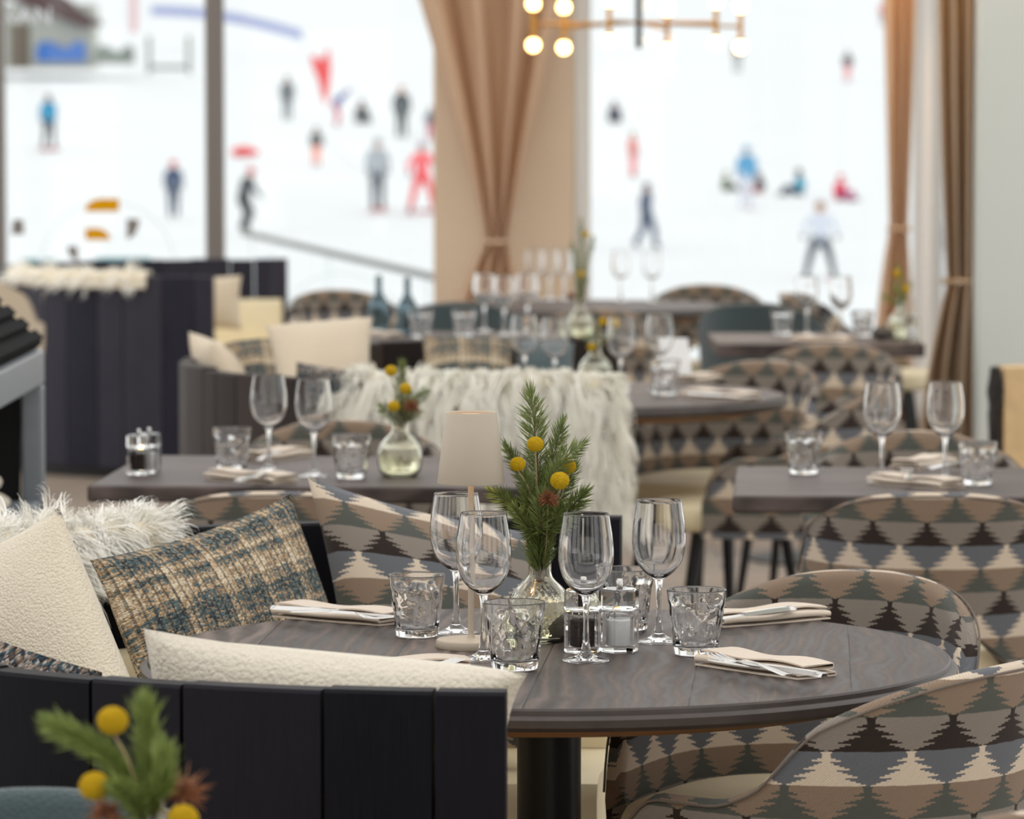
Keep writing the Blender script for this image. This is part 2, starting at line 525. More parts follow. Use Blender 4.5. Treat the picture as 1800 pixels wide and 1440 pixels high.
def make_tumbler():
    N = 72
    pts = [(rng.random() * 2 * PI, .012 + rng.random() * .058) for _ in range(60)]
    def rf(a, z, r):
        if z < .010 or z > .074: return 0
        best, sec = 9, 9
        for (pa, pz) in pts:
            da = abs((a - pa + PI) % (2 * PI) - PI) * .034
            d = math.hypot(da, (z - pz) * .62)
            if d < best: best, sec = d, best
            elif d < sec: sec = d
        k = min(1, (z - .010) / .008) * min(1, (.074 - z) / .008)
        return -.0022 * max(0, 1 - best / .009) * k
    H = .087
    prof = [(0, .0006), (.024, .0004), (.0275, .001), (.0292, .004)]
    prof += [(.0292 + (.0390 - .0292) * ((z - .004) / (H - .006)) ** .9, z) for z in np.linspace(.007, H - .002, 30)]
    prof += [(.0391, H - .0007), (.0384, H), (.0375, H - .0007)]
    prof += [(.0264 + (.0373 - .0264) * ((z - .012) / (H - .014)) ** .9, z) for z in np.linspace(H - .002, .0165, 14)]
    prof += [(.0245, .0125), (.018, .0115), (0, .0112)]
    o = obj('water_tumbler', lathe(prof, N, lambda a, z, r: rf(a, z, r) if r > .0291 + (.0390 - .0292) * max(0, (z - .004) / (H - .006)) ** .9 - .0008 else 0), MT['glass'], None, ang=180)
    return o

def make_mill(fill):
    def mk():
        r = empty('salt_mill' if fill == 'salt' else 'pepper_mill')
        def hexa(z0, z1, ra, cav=None):
            b = .0025
            prof = [(0, z0), (ra - b, z0), (ra, z0 + b), (ra, z1 - b), (ra - b, z1)]
            v, f, u = lathe(prof + ([(0, z1)] if not cav else [(cav, z1)]), 6)
            if cav:
                a, g, w = lathe([(cav * 1.0, z1), (cav, z0 + .008), (0, z0 + .008)], 6)
                f = f + [tuple(i + len(v) for i in q) for q in g]; v = v + a; u = u + w
            return v, f, u
        o = obj('body', hexa(.0004, .054, .0255, .0195), MT['acryl'], r, ang=25)
        c = obj('cap', hexa(.0556, .083, .0255), MT['acryl'], r, ang=25)
        obj('filling', lathe([(0, .0088), (.015, .0088), (.0160, .010), (.0160, .042), (.0145, .0435), (0, .044)], 24), MT[fill], r)
        obj('grinder', lathe([(0, .0541), (.012, .0541), (.012, .0555), (0, .0555)], 24), MT['steel'], r)
        obj('knob', lathe([(0, .0832), (.0042, .0832), (.0046, .085), (.0046, .094), (.0035, .0955), (0, .0955)], 20), MT['steel'], r)
        return r
    return mk

def make_vase():
    r = empty('bud_vase')
    N = 26
    def rf(a, z, rr):
        k = min(1, max(0, (z - .008) / .006)) * min(1, max(0, (.076 - z) / .006))
        if k <= 0: return 0
        p = a / (2 * PI) * N; q = z / .0098
        A = abs(((p + q) % 1) - .5) * 2; B = abs(((p - q) % 1) - .5) * 2
        return k * .0021 * (A * B)
    outer = cr([(.036, .0012), (.0412, .009), (.0450, .024), (.0466, .040), (.0457, .053), (.0412, .067), (.0315, .080), (.0218, .089), (.0174, .096), (.0164, .108), (.0164, .126)], 5)
    lip = [(.0185, .1295), (.0212, .131), (.0215, .1335), (.0200, .135), (.0160, .1345), (.0143, .131)]
    inner = cr([(.0140, .126), (.0140, .108), (.0150, .096), (.0192, .088), (.0287, .078), (.0382, .065), (.0426, .052), (.0433, .039), (.0416, .025), (.0385, .012), (.030, .0062), (0, .0055)], 3)
    obj('body', lathe([(0, .0026), (.028, .0022), (.034, .0004)] + [tuple(p) for p in outer], 130, lambda a, z, q: rf(a, z, q)), MT['vase'], r, ang=180)
    obj('neck', lathe([tuple(outer[-1])] + lip + [tuple(p) for p in inner], 48), MT['vase'], r, ang=180)
    w = [(0, .0062), (.0295, .0070), (.0380, .0125), (.0411, .025), (.0425, .037), (.0420, .050), (.0392, .060), (0, .060)]
    obj('water', lathe(w, 40), MT['water'], r)
    return r

def needle_mesh(path, dens, nl, spread=.95, wid=.0009, tip=True, mat='needle', parent=None, seed=1, twigr=.0016, bare=0.0):
    rg = np.random.default_rng(seed)
    pts = [Vector(p) for p in cr([tuple(p) for p in path], 8)]
    L = [0]
    for a, b in zip(pts, pts[1:]): L.append(L[-1] + (b - a).length)
    tot = L[-1]
    n = int(tot * dens)
    mb = MB()
    for i in range(n):
        s = tot * (bare + (1 - bare) * (i + rg.random()) / n)
        k = min(len(pts) - 2, max(0, np.searchsorted(L, s) - 1))
        t = (s - L[k]) / max(1e-9, L[k + 1] - L[k])
        p = pts[k].lerp(pts[k + 1], t)
        d = (pts[k + 1] - pts[k]).normalized()
        a = d.orthogonal().normalized()
        b = d.cross(a)
        ph = i * 2.39996 + rg.normal(0, .35)
        side = (a * math.cos(ph) + b * math.sin(ph))
        sp = spread * (1 - .75 * max(0, (s / tot - .9) / .1)) + rg.normal(0, .13)
        dr = (d * math.cos(sp) + side * math.sin(sp)).normalized()
        l = nl * (.75 + .45 * rg.random()) * (1 - .3 * max(0, (s / tot - .85) / .15))
        e = p + dr * l + d * (l * .12)
        m = p + dr * (l * .5)
        q1 = dr.cross(d); q1 = q1.normalized() if q1.length > 1e-6 else a
        q2 = dr.cross(q1)
        v = [p, m + q1 * wid, m - q1 * wid * .6 + q2 * wid, m - q1 * wid * .6 - q2 * wid, e]
        mb.add(v, [(0, 2, 1), (0, 3, 2), (0, 1, 3), (4, 1, 2), (4, 2, 3), (4, 3, 1)])
    mb.build('needles', MT[mat], parent, smooth=False)
    obj('twig', tube(pts, [twigr * (1.1 - .6 * x / tot) for x in L], 6), MT['twig'], parent)

def sprig(path, label, group, seed, dens=2300, nl=.021, mat='needle', spread=.9, bare=.12, twigr=.0015):
    base = Vector(path[0])
    r = thing('fir_sprig', label, 'fir sprig', base, 0, group)
    needle_mesh([Vector(p) - base for p in path], dens, nl, spread, mat=mat, parent=r, seed=seed, bare=bare, twigr=twigr)
    return r

def billy(head, base, label, group, rad=.0125, mid=None, seed=1):
    base = Vector(base); head = Vector(head)
    r = thing('yellow_button_flower', label, 'flower', base, 0, group)
    h = head - base
    rg = np.random.default_rng(seed)
    mb = MB()
    n = 520                                           # fibonacci ball of small florets
    core = lathe([(rad * .93 * math.sin(t), -rad * .86 * math.cos(t)) for t in np.linspace(0, PI, 12)], 20, None, h)
    mb.add(core[0], core[1])
    for i in range(n):
        z = 1 - 2 * (i + .5) / n; a = i * 2.39996
        d = Vector((math.sqrt(1 - z * z) * math.cos(a), math.sqrt(1 - z * z) * math.sin(a), z * .92))
        c = h + d * rad * (.95 + .05 * rg.random())
        q = d.orthogonal().normalized(); w = d.cross(q)
        s = rad * .078
        ring = [c + (q * math.cos(k * PI / 2.5) + w * math.sin(k * PI / 2.5)) * s - d * s * .6 for k in range(5)]
        mb.add(ring + [c + d * s * .75], [(k, (k + 1) % 5, 5) for k in range(5)])
    mb.build('flower_head', MT['yellow'], r)
    m = Vector(mid) - base if mid is not None else h * .5 + Vector((.004, 0, 0))
    obj('stalk', tube(cr([(0, 0, 0), tuple(m), tuple(h - Vector((0, 0, rad * .8)))], 5), .0012, 6), MT['stalk'], r)
    return r

def dried_head(head, base, label, group, rad=.016, seed=3, n=220, ln=1.0):
    base = Vector(base); head = Vector(head)
    r = thing('dried_thistle', label, 'flower', base, 0, group)
    h = head - base
    rg = np.random.default_rng(seed)
    mb = MB()
    for i in range(n):
        z = 1 - 1.6 * (i + .5) / n; a = i * 2.39996
        d = Vector((math.sqrt(max(0, 1 - z * z)) * math.cos(a), math.sqrt(max(0, 1 - z * z)) * math.sin(a), z)).normalized()
        q = d.orthogonal().normalized(); w = d.cross(q)
        l = rad * (.8 + .4 * rg.random()) * ln
        e = h + d * l + q * rg.normal(0, rad * .15) + w * rg.normal(0, rad * .15)
        c = h + d * rad * .25
        s = rad * .06 * (1.6 if ln > 1.2 else 1)
        mb.add([c + q * s, c + w * s, c - (q + w) * s, e], [(0, 1, 3), (1, 2, 3), (2, 0, 3)])
    mb.build('bracts', MT['brown'], r, smooth=False)
    obj('stalk', tube(cr([(0, 0, 0), tuple(h * .5 + Vector((.003, 0, 0))), tuple(h)], 5), .0013, 6), MT['stalk'], r)
    return r

def make_lamp():
    r = empty('table_lamp')
    obj('base', lathe([(0, 0), (.0485, 0), (.0497, .0015), (.0497, .0098), (.0482, .0118), (.012, .0122), (.0065, .0135), (.0047, .0165), (.0043, .02)], 64), MT['lamp'], r)
    obj('stem', lathe([(.0043, .0195), (.0043, .332), (0, .332)], 24), MT['lamp'], r)
    sh = obj('lamp_shade', lathe([(.0340, .3335), (.0357, .3345), (.0364, .3335), (.0478, .2345), (.0473, .2335), (.0464, .2345), (.0352, .3315), (.0340, .3315), (.0340, .3335)], 72), MT['lamp'], r)
    obj('top_disc', lathe([(.0348, .3290), (.0348, .3300), (.017, .3300), (.0165, .3312), (0, .3312)], 48), MT['lampin'], r)
    obj('led_ring', lathe([(.006, .300), (.026, .300), (.026, .304), (.006, .304), (.006, .300)], 40), MT['glow'], r)
    return r

def ribbon(poly, th):                                # offset a 2-D polyline into a closed thick strip
    p = [np.array(q, float) for q in poly]
    L, Rr = [], []
    for i in range(len(p)):
        d = p[min(i + 1, len(p) - 1)] - p[max(i - 1, 0)]
        d = d / (np.linalg.norm(d) + 1e-12)
        n = np.array((-d[1], d[0])) * th / 2
        L.append(p[i] + n); Rr.append(p[i] - n)
    return L + Rr[::-1]

def make_napkin(L=.2, W=.075, seed=1, layers=4, tail=.0):
    rg = np.random.default_rng(seed)
    h = .0048
    poly = []
    x0, x1 = -W / 2, W / 2
    z = .0016
    def arc(cx, cz, r, a0, a1, n=6):
        return [(cx + r * math.cos(t), cz + r * math.sin(t)) for t in np.linspace(a0, a1, n)]
    poly += [(x0 + .004, z), (0, z), (x1 - .004, z)]
    side = 1
    for k in range(layers - 1):
        r = h / 2 * (1.25 if k else 1)
        if side > 0: poly += arc(x1 - .004 - .003 * k, z + r, r * 1.2, -PI / 2, PI / 2)[1:-1] + [(x1 - .006, z + 2 * r), (0, z + 2 * r + .0006), (x0 + .006 + .004 * k, z + 2 * r)]
        else: poly += arc(x0 + .004 + .003 * k, z + r, r * 1.2, -PI / 2, -3 * PI / 2)[1:-1] + [(x0 + .008, z + 2 * r), (0, z + 2 * r + .0008), (x1 - .012, z + 2 * r)]
        z += 2 * r
        side = -side
    rib = ribbon(poly, .0021)
    n = 16
    rows = []
    for i in range(n + 1):
        t = i / n
        sx = 1 - .10 * math.sin(t * PI) * .4
        wob = .0016 * math.sin(t * 7 + seed) + .001 * math.sin(t * 13 + 2 * seed)
        lift = .0012 * math.sin(t * PI * 1.0)
        rows.append([((t - .5) * L + .004 * math.sin(q[0] * 40 + seed), q[0] * sx + wob, max(.0003, q[1] * (1 + .12 * math.sin(t * 9 + seed)) + (lift if q[1] > .004 else 0))) for q in rib])
    v, f = grid(rows, False, True)
    m = len(rib)
    f += [tuple(range(m)), tuple(reversed(range(n * m, n * m + m)))]
    if tail:                                         # loose corner lying beyond the roll
        k = len(v)
        tv = [(L / 2 - .01, -W * .42, .0013), (L / 2 + tail, -W * .25, .0013), (L / 2 + tail * .6, W * .1, .0016), (L / 2 - .01, W * .38, .0016)]
        v = v + tv + [(a, b, c + .0022) for a, b, c in tv]
        f += [(k + 3, k + 2, k + 1, k), (k + 4, k + 5, k + 6, k + 7)] + [(k + i, k + (i + 1) % 4, k + 4 + (i + 1) % 4, k + 4 + i) for i in range(4)]
    return obj('folded_napkin', (v, f), MT['napkin'], None, ang=60)

def strip3(st):                                      # st: (x, halfwidth, z, thickness)
    rows = [[(x, -w, z), (x, -w * .6, z + t), (x, w * .6, z + t), (x, w, z)] for x, w, z, t in st]
    v, f = grid(rows, False, True)
    n = len(rows)
    return v, f + [(0, 1, 2, 3), tuple(4 * (n - 1) + i for i in (3, 2, 1, 0))]

def make_fork():
    r = empty('table_fork')
    h = cr([(-.100, .0065, .001, .002), (-.096, .0085, .001, .0022), (-.06, .006, .0035, .0024), (-.02, .0032, .006, .0026), (.015, .003, .006, .0028), (.03, .0055, .004, .0022), (.043, .0105, .0025, .0018), (.056, .0118, .0025, .0016)], 3)
    obj('handle', strip3(h), MT['steel'], r, ang=60)
    mb = MB()
    for k in range(4):
        y = (k - 1.5) * .0064
        s = [(.0545, .0019, .0026, .0016), (.075, .0017, .004, .0015), (.092, .0014, .0065, .0013), (.099, .0006, .008, .0008)]
        v, f = strip3(s)
        mb.add([(a, b + y, c) for a, b, c in v], f)
    mb.build('tines', MT['steel'], r, ang=60)
    return r

def make_knife():
    r = empty('table_knife')
    h = cr([(-.110, .006, .001, .004), (-.105, .008, .001, .0055), (-.06, .0068, .001, .006), (0, .0055, .001, .0055), (.006, .0055, .001, .005)], 3)
    obj('handle', strip3(h), MT['steel'], r, ang=60)
    b = cr([(.006, .0055, .0015, .0028), (.02, .0085, .0018, .0018), (.06, .0095, .0018, .0015), (.095, .0078, .0018, .0012), (.112, .002, .0018, .001)], 3)
    obj('blade', strip3(b), MT['steel'], r, ang=60)
    return r

# ---------------------------------------------------------------- furniture
CH = .80
def chair_builder(fab, rim, name='tub_chair'):
    def mk():
        r = empty(name)
        TH = R(132)
        nc = 80
        W0 = .222
        def top(a):
            t = abs(a)
            s = min(1, max(0, (t - R(62)) / R(34)))
            s = s * s * (3 - 2 * s)
            z = CH - .105 * (min(t, R(80)) / R(75)) ** 2.3
            z = z * (1 - s) + .625 * s
            e = min(1, max(0, (t - R(112)) / R(20)))
            return z - .115 * e * e
        def bot(a):
            t = abs(a)
            s = min(1, max(0, 1 - t / R(62)))
            s = s * s * (3 - 2 * s)
            return .415 + .14 * s
        def at(a, z, off):
            # plan: rounded back, arms running forward
            k = (z - .42) / .38
            rr = W0 + .030 * k + off
            if abs(a) <= R(90):
                x = rr * math.sin(a); y = rr * math.cos(a)
                y = y * (1 + .10 * k * math.cos(a))
            else:
                d = (abs(a) - R(90)) / R(42)
                x = math.copysign(rr * (1 - .07 * d * d), a); y = -.20 * d
            return (x, y, z)
        def shell(hoff, part, parent, mat):
            pass
        rows = []; uvs = []
        th = .036
        arc = 0
        for i in range(nc + 1):
            a = -TH + 2 * TH * i / nc
            zt, zb = top(a), bot(a)
            sec = []
            for z in np.linspace(zb, zt - .018, 9): sec.append((z, -th / 2))
            for q in np.linspace(PI, 0, 7)[1:-1]: sec.append((zt - .018 + .018 * math.sin(q), th / 2 * math.cos(q)))
            for z in np.linspace(zt - .018, zb, 9): sec.append((z, th / 2))
            rows.append([at(a, z, o) for z, o in sec])
            uvs += [(a * (W0 + .015) + (0 if o < 0 else .03), z + (0 if o < 0 else .012)) for z, o in sec]
        v, f = grid(rows, False, True)
        m = len(rows[0])
        f = [q[::-1] for q in f]
        f += [tuple(reversed(range(m))), tuple(range(nc * m, nc * m + m))]
        obj('backrest', (v, f, uvs), MT[fab], r, ang=60)
        # piping along the outer rim
        pp = [at(-TH + 2 * TH * i / nc, top(-TH + 2 * TH * i / nc) - .007, th / 2 + .001) for i in range(nc + 1)]
        obj('piping', tube(pp, .0019, 6), MT[rim], r)
        # seat drum
        v, f = [], []
        prof = [(0, .425), (.170, .425), (.182, .432), (.186, .445), (.186, .475), (.180, .488), (.160, .496), (.10, .501), (0, .503)]
        lv, lf, lu = lathe(prof, 48)
        def sup(x, y):
            q = math.hypot(x, y) / .186
            a = math.atan2(y, x)
            c, s = math.cos(a), math.sin(a)
            m = (abs(c) ** 2.7 + abs(s) ** 2.7) ** (-1 / 2.7)
            return c * m * q * .205, s * m * q * .255 - .085
        lv = [(*sup(x, y), z) if math.hypot(x, y) > 1e-6 else (0, -.085, z) for x, y, z in lv]
        obj('seat', (lv, lf, lu), MT['leather'], r)
        for sx in (-1, 1):
            for sy in (-1, 1):
                obj('leg', tube([(sx * .125, sy * .15 - .06, .427), (sx * .175, sy * .21 - .06, 0)], [.018, .011], 12), MT['black'], r)
        return r
    return mk

BR, BH = 1.09, .84
def make_bench(mat='bench', a0=-93, a1=-277):
    r = empty('curved_bench')
    mb = MB()
    rg = np.random.default_rng(5)
    a = a0; idx = 0
    widths = [4.5, 6.9, 9.3, 6.6, 8.6, 7.2, 9.5, 6.0]
    while a > a1 + 1:
        w = widths[idx % len(widths)]
        w = min(w, a - a1)
        if (a - w) - a1 < 3: w = a - a1
        b0, b1 = R(a - .13), R(a - w + .13)
        h = BH + rg.uniform(-.003, .004)
        n = 6
        rows = []; uv = []
        for k in range(n + 1):
            t = b0 + (b1 - b0) * k / n
            c, s = math.cos(t), math.sin(t)
            ring = []
            for rr, z in ((BR, .05), (BR, h - .004), (BR - .004, h), (BR - .038, h), (BR - .042, h - .004), (BR - .042, .05)):
                ring.append((rr * c, rr * s, z)); uv.append((idx + .05 + .9 * k / n, z))
            rows.append(ring)
        v, f = grid(rows, False, True)
        f += [tuple(reversed(range(6))), tuple(range(n * 6, n * 6 + 6))]
        mb.add(v, f, uv)
        a -= w; idx += 1
    mb.build('backrest', MT[mat], r, ang=30)
    def sector(r0, r1, z0, z1, e=.0, aa=a0, ab=a1, rd=.02):
        rows = []
        for k in range(61):
            t = R(aa + (ab - aa) * k / 60)
            c, s = math.cos(t), math.sin(t)
            rows.append([(q * c, q * s, z) for q, z in ((r0, z0), (r0, z1 - rd), (r0 + rd * .3, z1 - rd * .3), (r0 + rd, z1), (r1 - rd, z1), (r1, z1 - rd), (r1, z0))])
        v, f = grid(rows, False, True)
        return v, f + [tuple(reversed(range(7))), tuple(range(60 * 7, 61 * 7))]
    obj('seat', sector(.66, BR - .044, .32, .47, rd=.035), MT['leather'], r)
    obj('plinth', sector(.74, BR - .044, 0, .319, rd=.005), MT['base'], r)
    obj('back_pad', sector(BR - .115, BR - .044, .471, .66, rd=.03, aa=a0 - 1, ab=a1 + 1), MT['leather'], r)
    return r

def round_table(label, loc, Rad, rz=0, top='top', group=None):
    r = thing('round_table', label, 'table', loc, rz, group)
    H = .75
    prof = [(0, H - .034), (Rad - .045, H - .034), (Rad - .008, H - .030), (Rad, H - .024), (Rad + .001, H - .014), (Rad - .004, H - .0095), (Rad - .0085, H - .0085), (Rad - .009, H - .003), (Rad - .0115, H - .0003), (Rad - .02, H), (0, H)]
    obj('tabletop', lathe(prof[8:], 120), MT[top], r, ang=30)
    obj('edge_band', lathe(prof[:9], 120), MT['edge'], r, ang=30)
    obj('underside', lathe([(0, H - .05), (Rad - .10, H - .05), (Rad - .05, H - .0345), (0, H - .0345)], 96), MT['under'], r)
    obj('pedestal', lathe([(.045, .012), (.045, H - .051), (0, H - .051)], 40), MT['black'], r)
    obj('foot_plate', lathe([(0, 0), (.27, 0), (.27, .008), (.05, .014), (0, .014)], 64), MT['black'], r)
    return r

def rect_table(label, x0, x1, y0, y1, top='top2', group=None, th=.034, rz=0):
    cx, cy = (x0 + x1) / 2, (y0 + y1) / 2
    if rz:                                           # turn about the near left corner
        q = Matrix.Rotation(rz, 3, 'Z') @ Vector((cx - x0, cy - y0, 0)); cx, cy = x0 + q.x, y0 + q.y
    r = thing('rectangular_table', label, 'table', (cx, cy, 0), rz, group)
    w, d = x1 - x0, y1 - y0
    bevel(obj('tabletop', box((0, 0, .75 - th / 2), (w, d, th)), MT[top], r), .006, 3)
    for sx in ((-1, 1) if w > 1.0 else (0,)):
        x = sx * (w / 2 - .28)
        obj('pedestal', lathe([(0, .012), (.04, .012), (.04, .75 - th - .006), (0, .75 - th - .006)], 32, None, (x, 0, 0)), MT['black'], r)
        obj('foot_plate', lathe([(0, 0), (.22, 0), (.22, .008), (.05, .013), (0, .013)], 48, None, (x, 0, 0)), MT['black'], r)
        obj('mounting_plate', box((x, 0, .75 - th - .003), (.3, .3, .006)), MT['black'], r)
    return r

def pillow(name, label, mat, TL, TR, BR_, BL, th=.12, group=None, n=26, pinch=.07, uvs=1.0, sag=0, parts=False):
    TL, TR, BR_, BL = map(Vector, (TL, TR, BR_, BL))
    c = (TL + TR + BR_ + BL) / 4
    r = thing(name, label, 'pillow', c, 0, group)
    nrm = (TR - TL).cross(BL - TL).normalized()
    w = ((TR - TL).length + (BR_ - BL).length) / 2
    h = ((BL - TL).length + (BR_ - TR).length) / 2
    front, back, fu = [], [], []
    for i in range(n + 1):
        fr, bk = [], []
        for j in range(n + 1):
            s = i / n * 2 - 1; q = j / n * 2 - 1
            ss = s * (1 - pinch * (1 - q * q)); qq = q * (1 - pinch * (1 - s * s))
            ss, qq = ss, qq
            a, b = (ss + 1) / 2, (qq + 1) / 2
            p = (TL * (1 - a) + TR * a) * (1 - b) + (BL * (1 - a) + BR_ * a) * b
            t = th / 2 * ((1 - abs(s) ** 2.4) * (1 - abs(q) ** 2.4)) ** .55
            wr = .006 * math.sin(s * 5 + q * 3) * (1 - abs(s)) * (1 - abs(q))
            p = p + Vector((0, 0, -sag * (1 - s * s) * (1 - b)))
            fr.append(p + nrm * (t + wr) - c); bk.append(p - nrm * (t - wr * .3) - c)
            fu.append(((s + 1) / 2 * w * uvs, (1 - (q + 1) / 2) * h * uvs))
        front.append(fr); back.append(bk)
    v, f = grid(front)
    v2, f2 = grid(back)
    k = len(v)
    f = [x[::-1] for x in f]
    f2 = [tuple(z + k for z in q) for q in f2]
    mb = MB()
    mb.add(v + v2, f + f2, fu + fu)
    o = mb.build('cover', mat, r, ang=180)
    m = o.modifiers.new('Weld', 'WELD'); m.merge_threshold = .0005
    if not parts: return r
    edge = [front[i][0] for i in range(n + 1)] + [front[n][j] for j in range(1, n + 1)] + [front[i][n] for i in range(n - 1, -1, -1)] + [front[0][j] for j in range(n - 1, -1, -1)]
    obj('seam', tube(edge, .0028, 6, False), mat, r)
    return r

def strands(roots, normals, length, down=.6, spread=.25, clump=.75, nclump=60, wid=.0012, seg=5, curl=.015, seed=1, wave=3.0):
    rg = np.random.default_rng(seed)
    N = len(roots)
    roots = np.asarray(roots); normals = np.asarray(normals)
    cen = rg.choice(N, min(nclump, N), replace=False)
    d2 = ((roots[:, None, :] - roots[None, cen, :]) ** 2).sum(2)
    cl = d2.argmin(1)
    L = length * (.7 + .6 * rg.random(N))
    cd = rg.normal(0, spread, (len(cen), 3)); cL = .8 + .4 * rg.random(len(cen)); cph = rg.random((len(cen), 2)) * 6.28
    g = np.array((0, 0, -1.0))
    V = []
    side = rg.normal(0, 1, (N, 3))
    side -= normals * (side * normals).sum(1)[:, None]
    side /= np.linalg.norm(side, axis=1)[:, None] + 1e-9
    tn = rg.normal(0, spread * .5, (N, 3))
    base_d = normals * .9 + cd[cl] + tn
    LL = L * cL[cl]
    cr_ = roots[cen][cl]
    for k in range(seg + 1):
        t = k / seg
        dirn = base_d * t * (1 - down * t * .6) + g * (down * t * t)
        p = roots + dirn * LL[:, None]
        pc = cr_ + (normals * .9 + cd[cl]) * (t * (1 - down * t * .6)) * LL[:, None] + g * (down * t * t) * LL[:, None]
        c = clump * t ** 1.2
        p = p * (1 - c) + pc * c
        w1 = np.sin(cph[cl, 0] + t * wave * 2); w2 = np.cos(cph[cl, 1] + t * wave * 1.7)
        p = p + np.stack([w1, w2, w1 * 0], 1) * (curl * t)
        ww = wid * (1 - t) ** .7 + .00012
        V.append(np.stack([p - side * ww, p + side * ww], 1))
    V = np.stack(V, 1).reshape(N, -1, 3)               # N, (seg+1)*2, 3
    nv = (seg + 1) * 2
    q = []
    for k in range(seg): q.append((2 * k, 2 * k + 1, 2 * k + 3, 2 * k + 2))
    q = np.array(q)
    Fc = (np.arange(N)[:, None, None] * nv + q[None]).reshape(-1, 4)
    return V.reshape(-1, 3), Fc

def strand_obj(name, V, Fc, mat, parent):
    me = bpy.data.meshes.new(name)
    me.vertices.add(len(V)); me.vertices.foreach_set('co', np.ascontiguousarray(V, np.float32).ravel())
    me.loops.add(Fc.size); me.loops.foreach_set('vertex_index', np.ascontiguousarray(Fc, np.int32).ravel())
    me.polygons.add(len(Fc)); me.polygons.foreach_set('loop_start', np.arange(0, Fc.size, 4, dtype=np.int32))
    me.polygons.foreach_set('use_smooth', np.ones(len(Fc), bool))
    me.materials.append(mat)
    me.update(calc_edges=True)
    me.validate()
    o = bpy.data.objects.new(name, me)
    COL.objects.link(o)
    o.parent = parent
    return o

def fur_throw(label, cen, a0, a1, lo, li, N, length, down, clump, ncl, mat='fur', hide='hide', group=None, seed=1, wid=.0012, edge=.0, curl=.012, spread=.25):
    """sheepskin draped over the back of a curved bench: cen = bench centre, angles in degrees"""
    r = thing('sheepskin_throw', label, 'sheepskin', (cen[0], cen[1], BH), 0, group)
    rg = np.random.default_rng(seed)
    ro, ri = BR + .006, BR - .048
    path = [(ro + .006, -lo), (ro + .002, -lo * .5), (ro, -.03), (ro, .004), (ro - .014, .014), ((ro + ri) / 2, .017), (ri + .014, .014), (ri, .004), (ri, -.03), (ri, -li)]
    path = cr(path, 4)
    nj = len(path)
    def at(a, p): return np.array((p[0] * math.cos(a), p[0] * math.sin(a), p[1]))
    n = 40
    rows = []
    for i in range(n + 1):
        t = i / n
        a = R(a0 + (a1 - a0) * t)
        wob = 1 + .16 * math.sin(t * 9 + seed) + .08 * math.sin(t * 23 + 2 * seed)
        rows.append([at(a, (p[0], p[1] * (wob if p[1] < -.05 else 1))) for p in path])
    v, f = grid([[tuple(p) for p in row] for row in rows])
    o = obj('hide', (v, f), MT[hide], r, ang=180)
    sol = o.modifiers.new('Solidify', 'SOLIDIFY'); sol.thickness = .004; sol.offset = 0
    A = np.array(rows)                                  # n+1, nj, 3
    roots, nrm = [], []
    seglen = [np.linalg.norm(np.array(path[j + 1]) - np.array(path[j])) for j in range(nj - 1)]
    pr = np.array(seglen) / sum(seglen)
    js = rg.choice(nj - 1, N, p=pr)
    for k in range(N):
        i = rg.random() * n; i0 = min(int(i), n - 1); fi = i - i0
        j0 = js[k]; fj = rg.random()
        p = (A[i0, j0] * (1 - fi) + A[i0 + 1, j0] * fi) * (1 - fj) + (A[i0, j0 + 1] * (1 - fi) + A[i0 + 1, j0 + 1] * fi) * fj
        du = A[i0 + 1, j0] - A[i0, j0]; dv = A[i0, j0 + 1] - A[i0, j0]
        nn = np.cross(du, dv)
        rad = np.array((p[0], p[1], 0)); rad /= np.linalg.norm(rad)
        ref = rad * (1 if j0 < nj * .45 else -1 if j0 > nj * .6 else 0) + np.array((0, 0, .5 if nj * .3 < j0 < nj * .7 else 0))
        nn = nn / (np.linalg.norm(nn) + 1e-9)
        if (nn * ref).sum() < 0: nn = -nn
        e = i / n
        if edge:
            tang = du / (np.linalg.norm(du) + 1e-9)
            if e > .9: nn = nn + tang * edge * (e - .9) * 10
            if e < .1: nn = nn - tang * edge * (.1 - e) * 10
            nn /= np.linalg.norm(nn)
        roots.append(p); nrm.append(nn)
    V, Fc = strands(roots, nrm, length, down, spread, clump, ncl, wid, 5, curl, seed)
    strand_obj('hair', V, Fc, MT[mat], r)['kind'] = 'stuff'
    return r

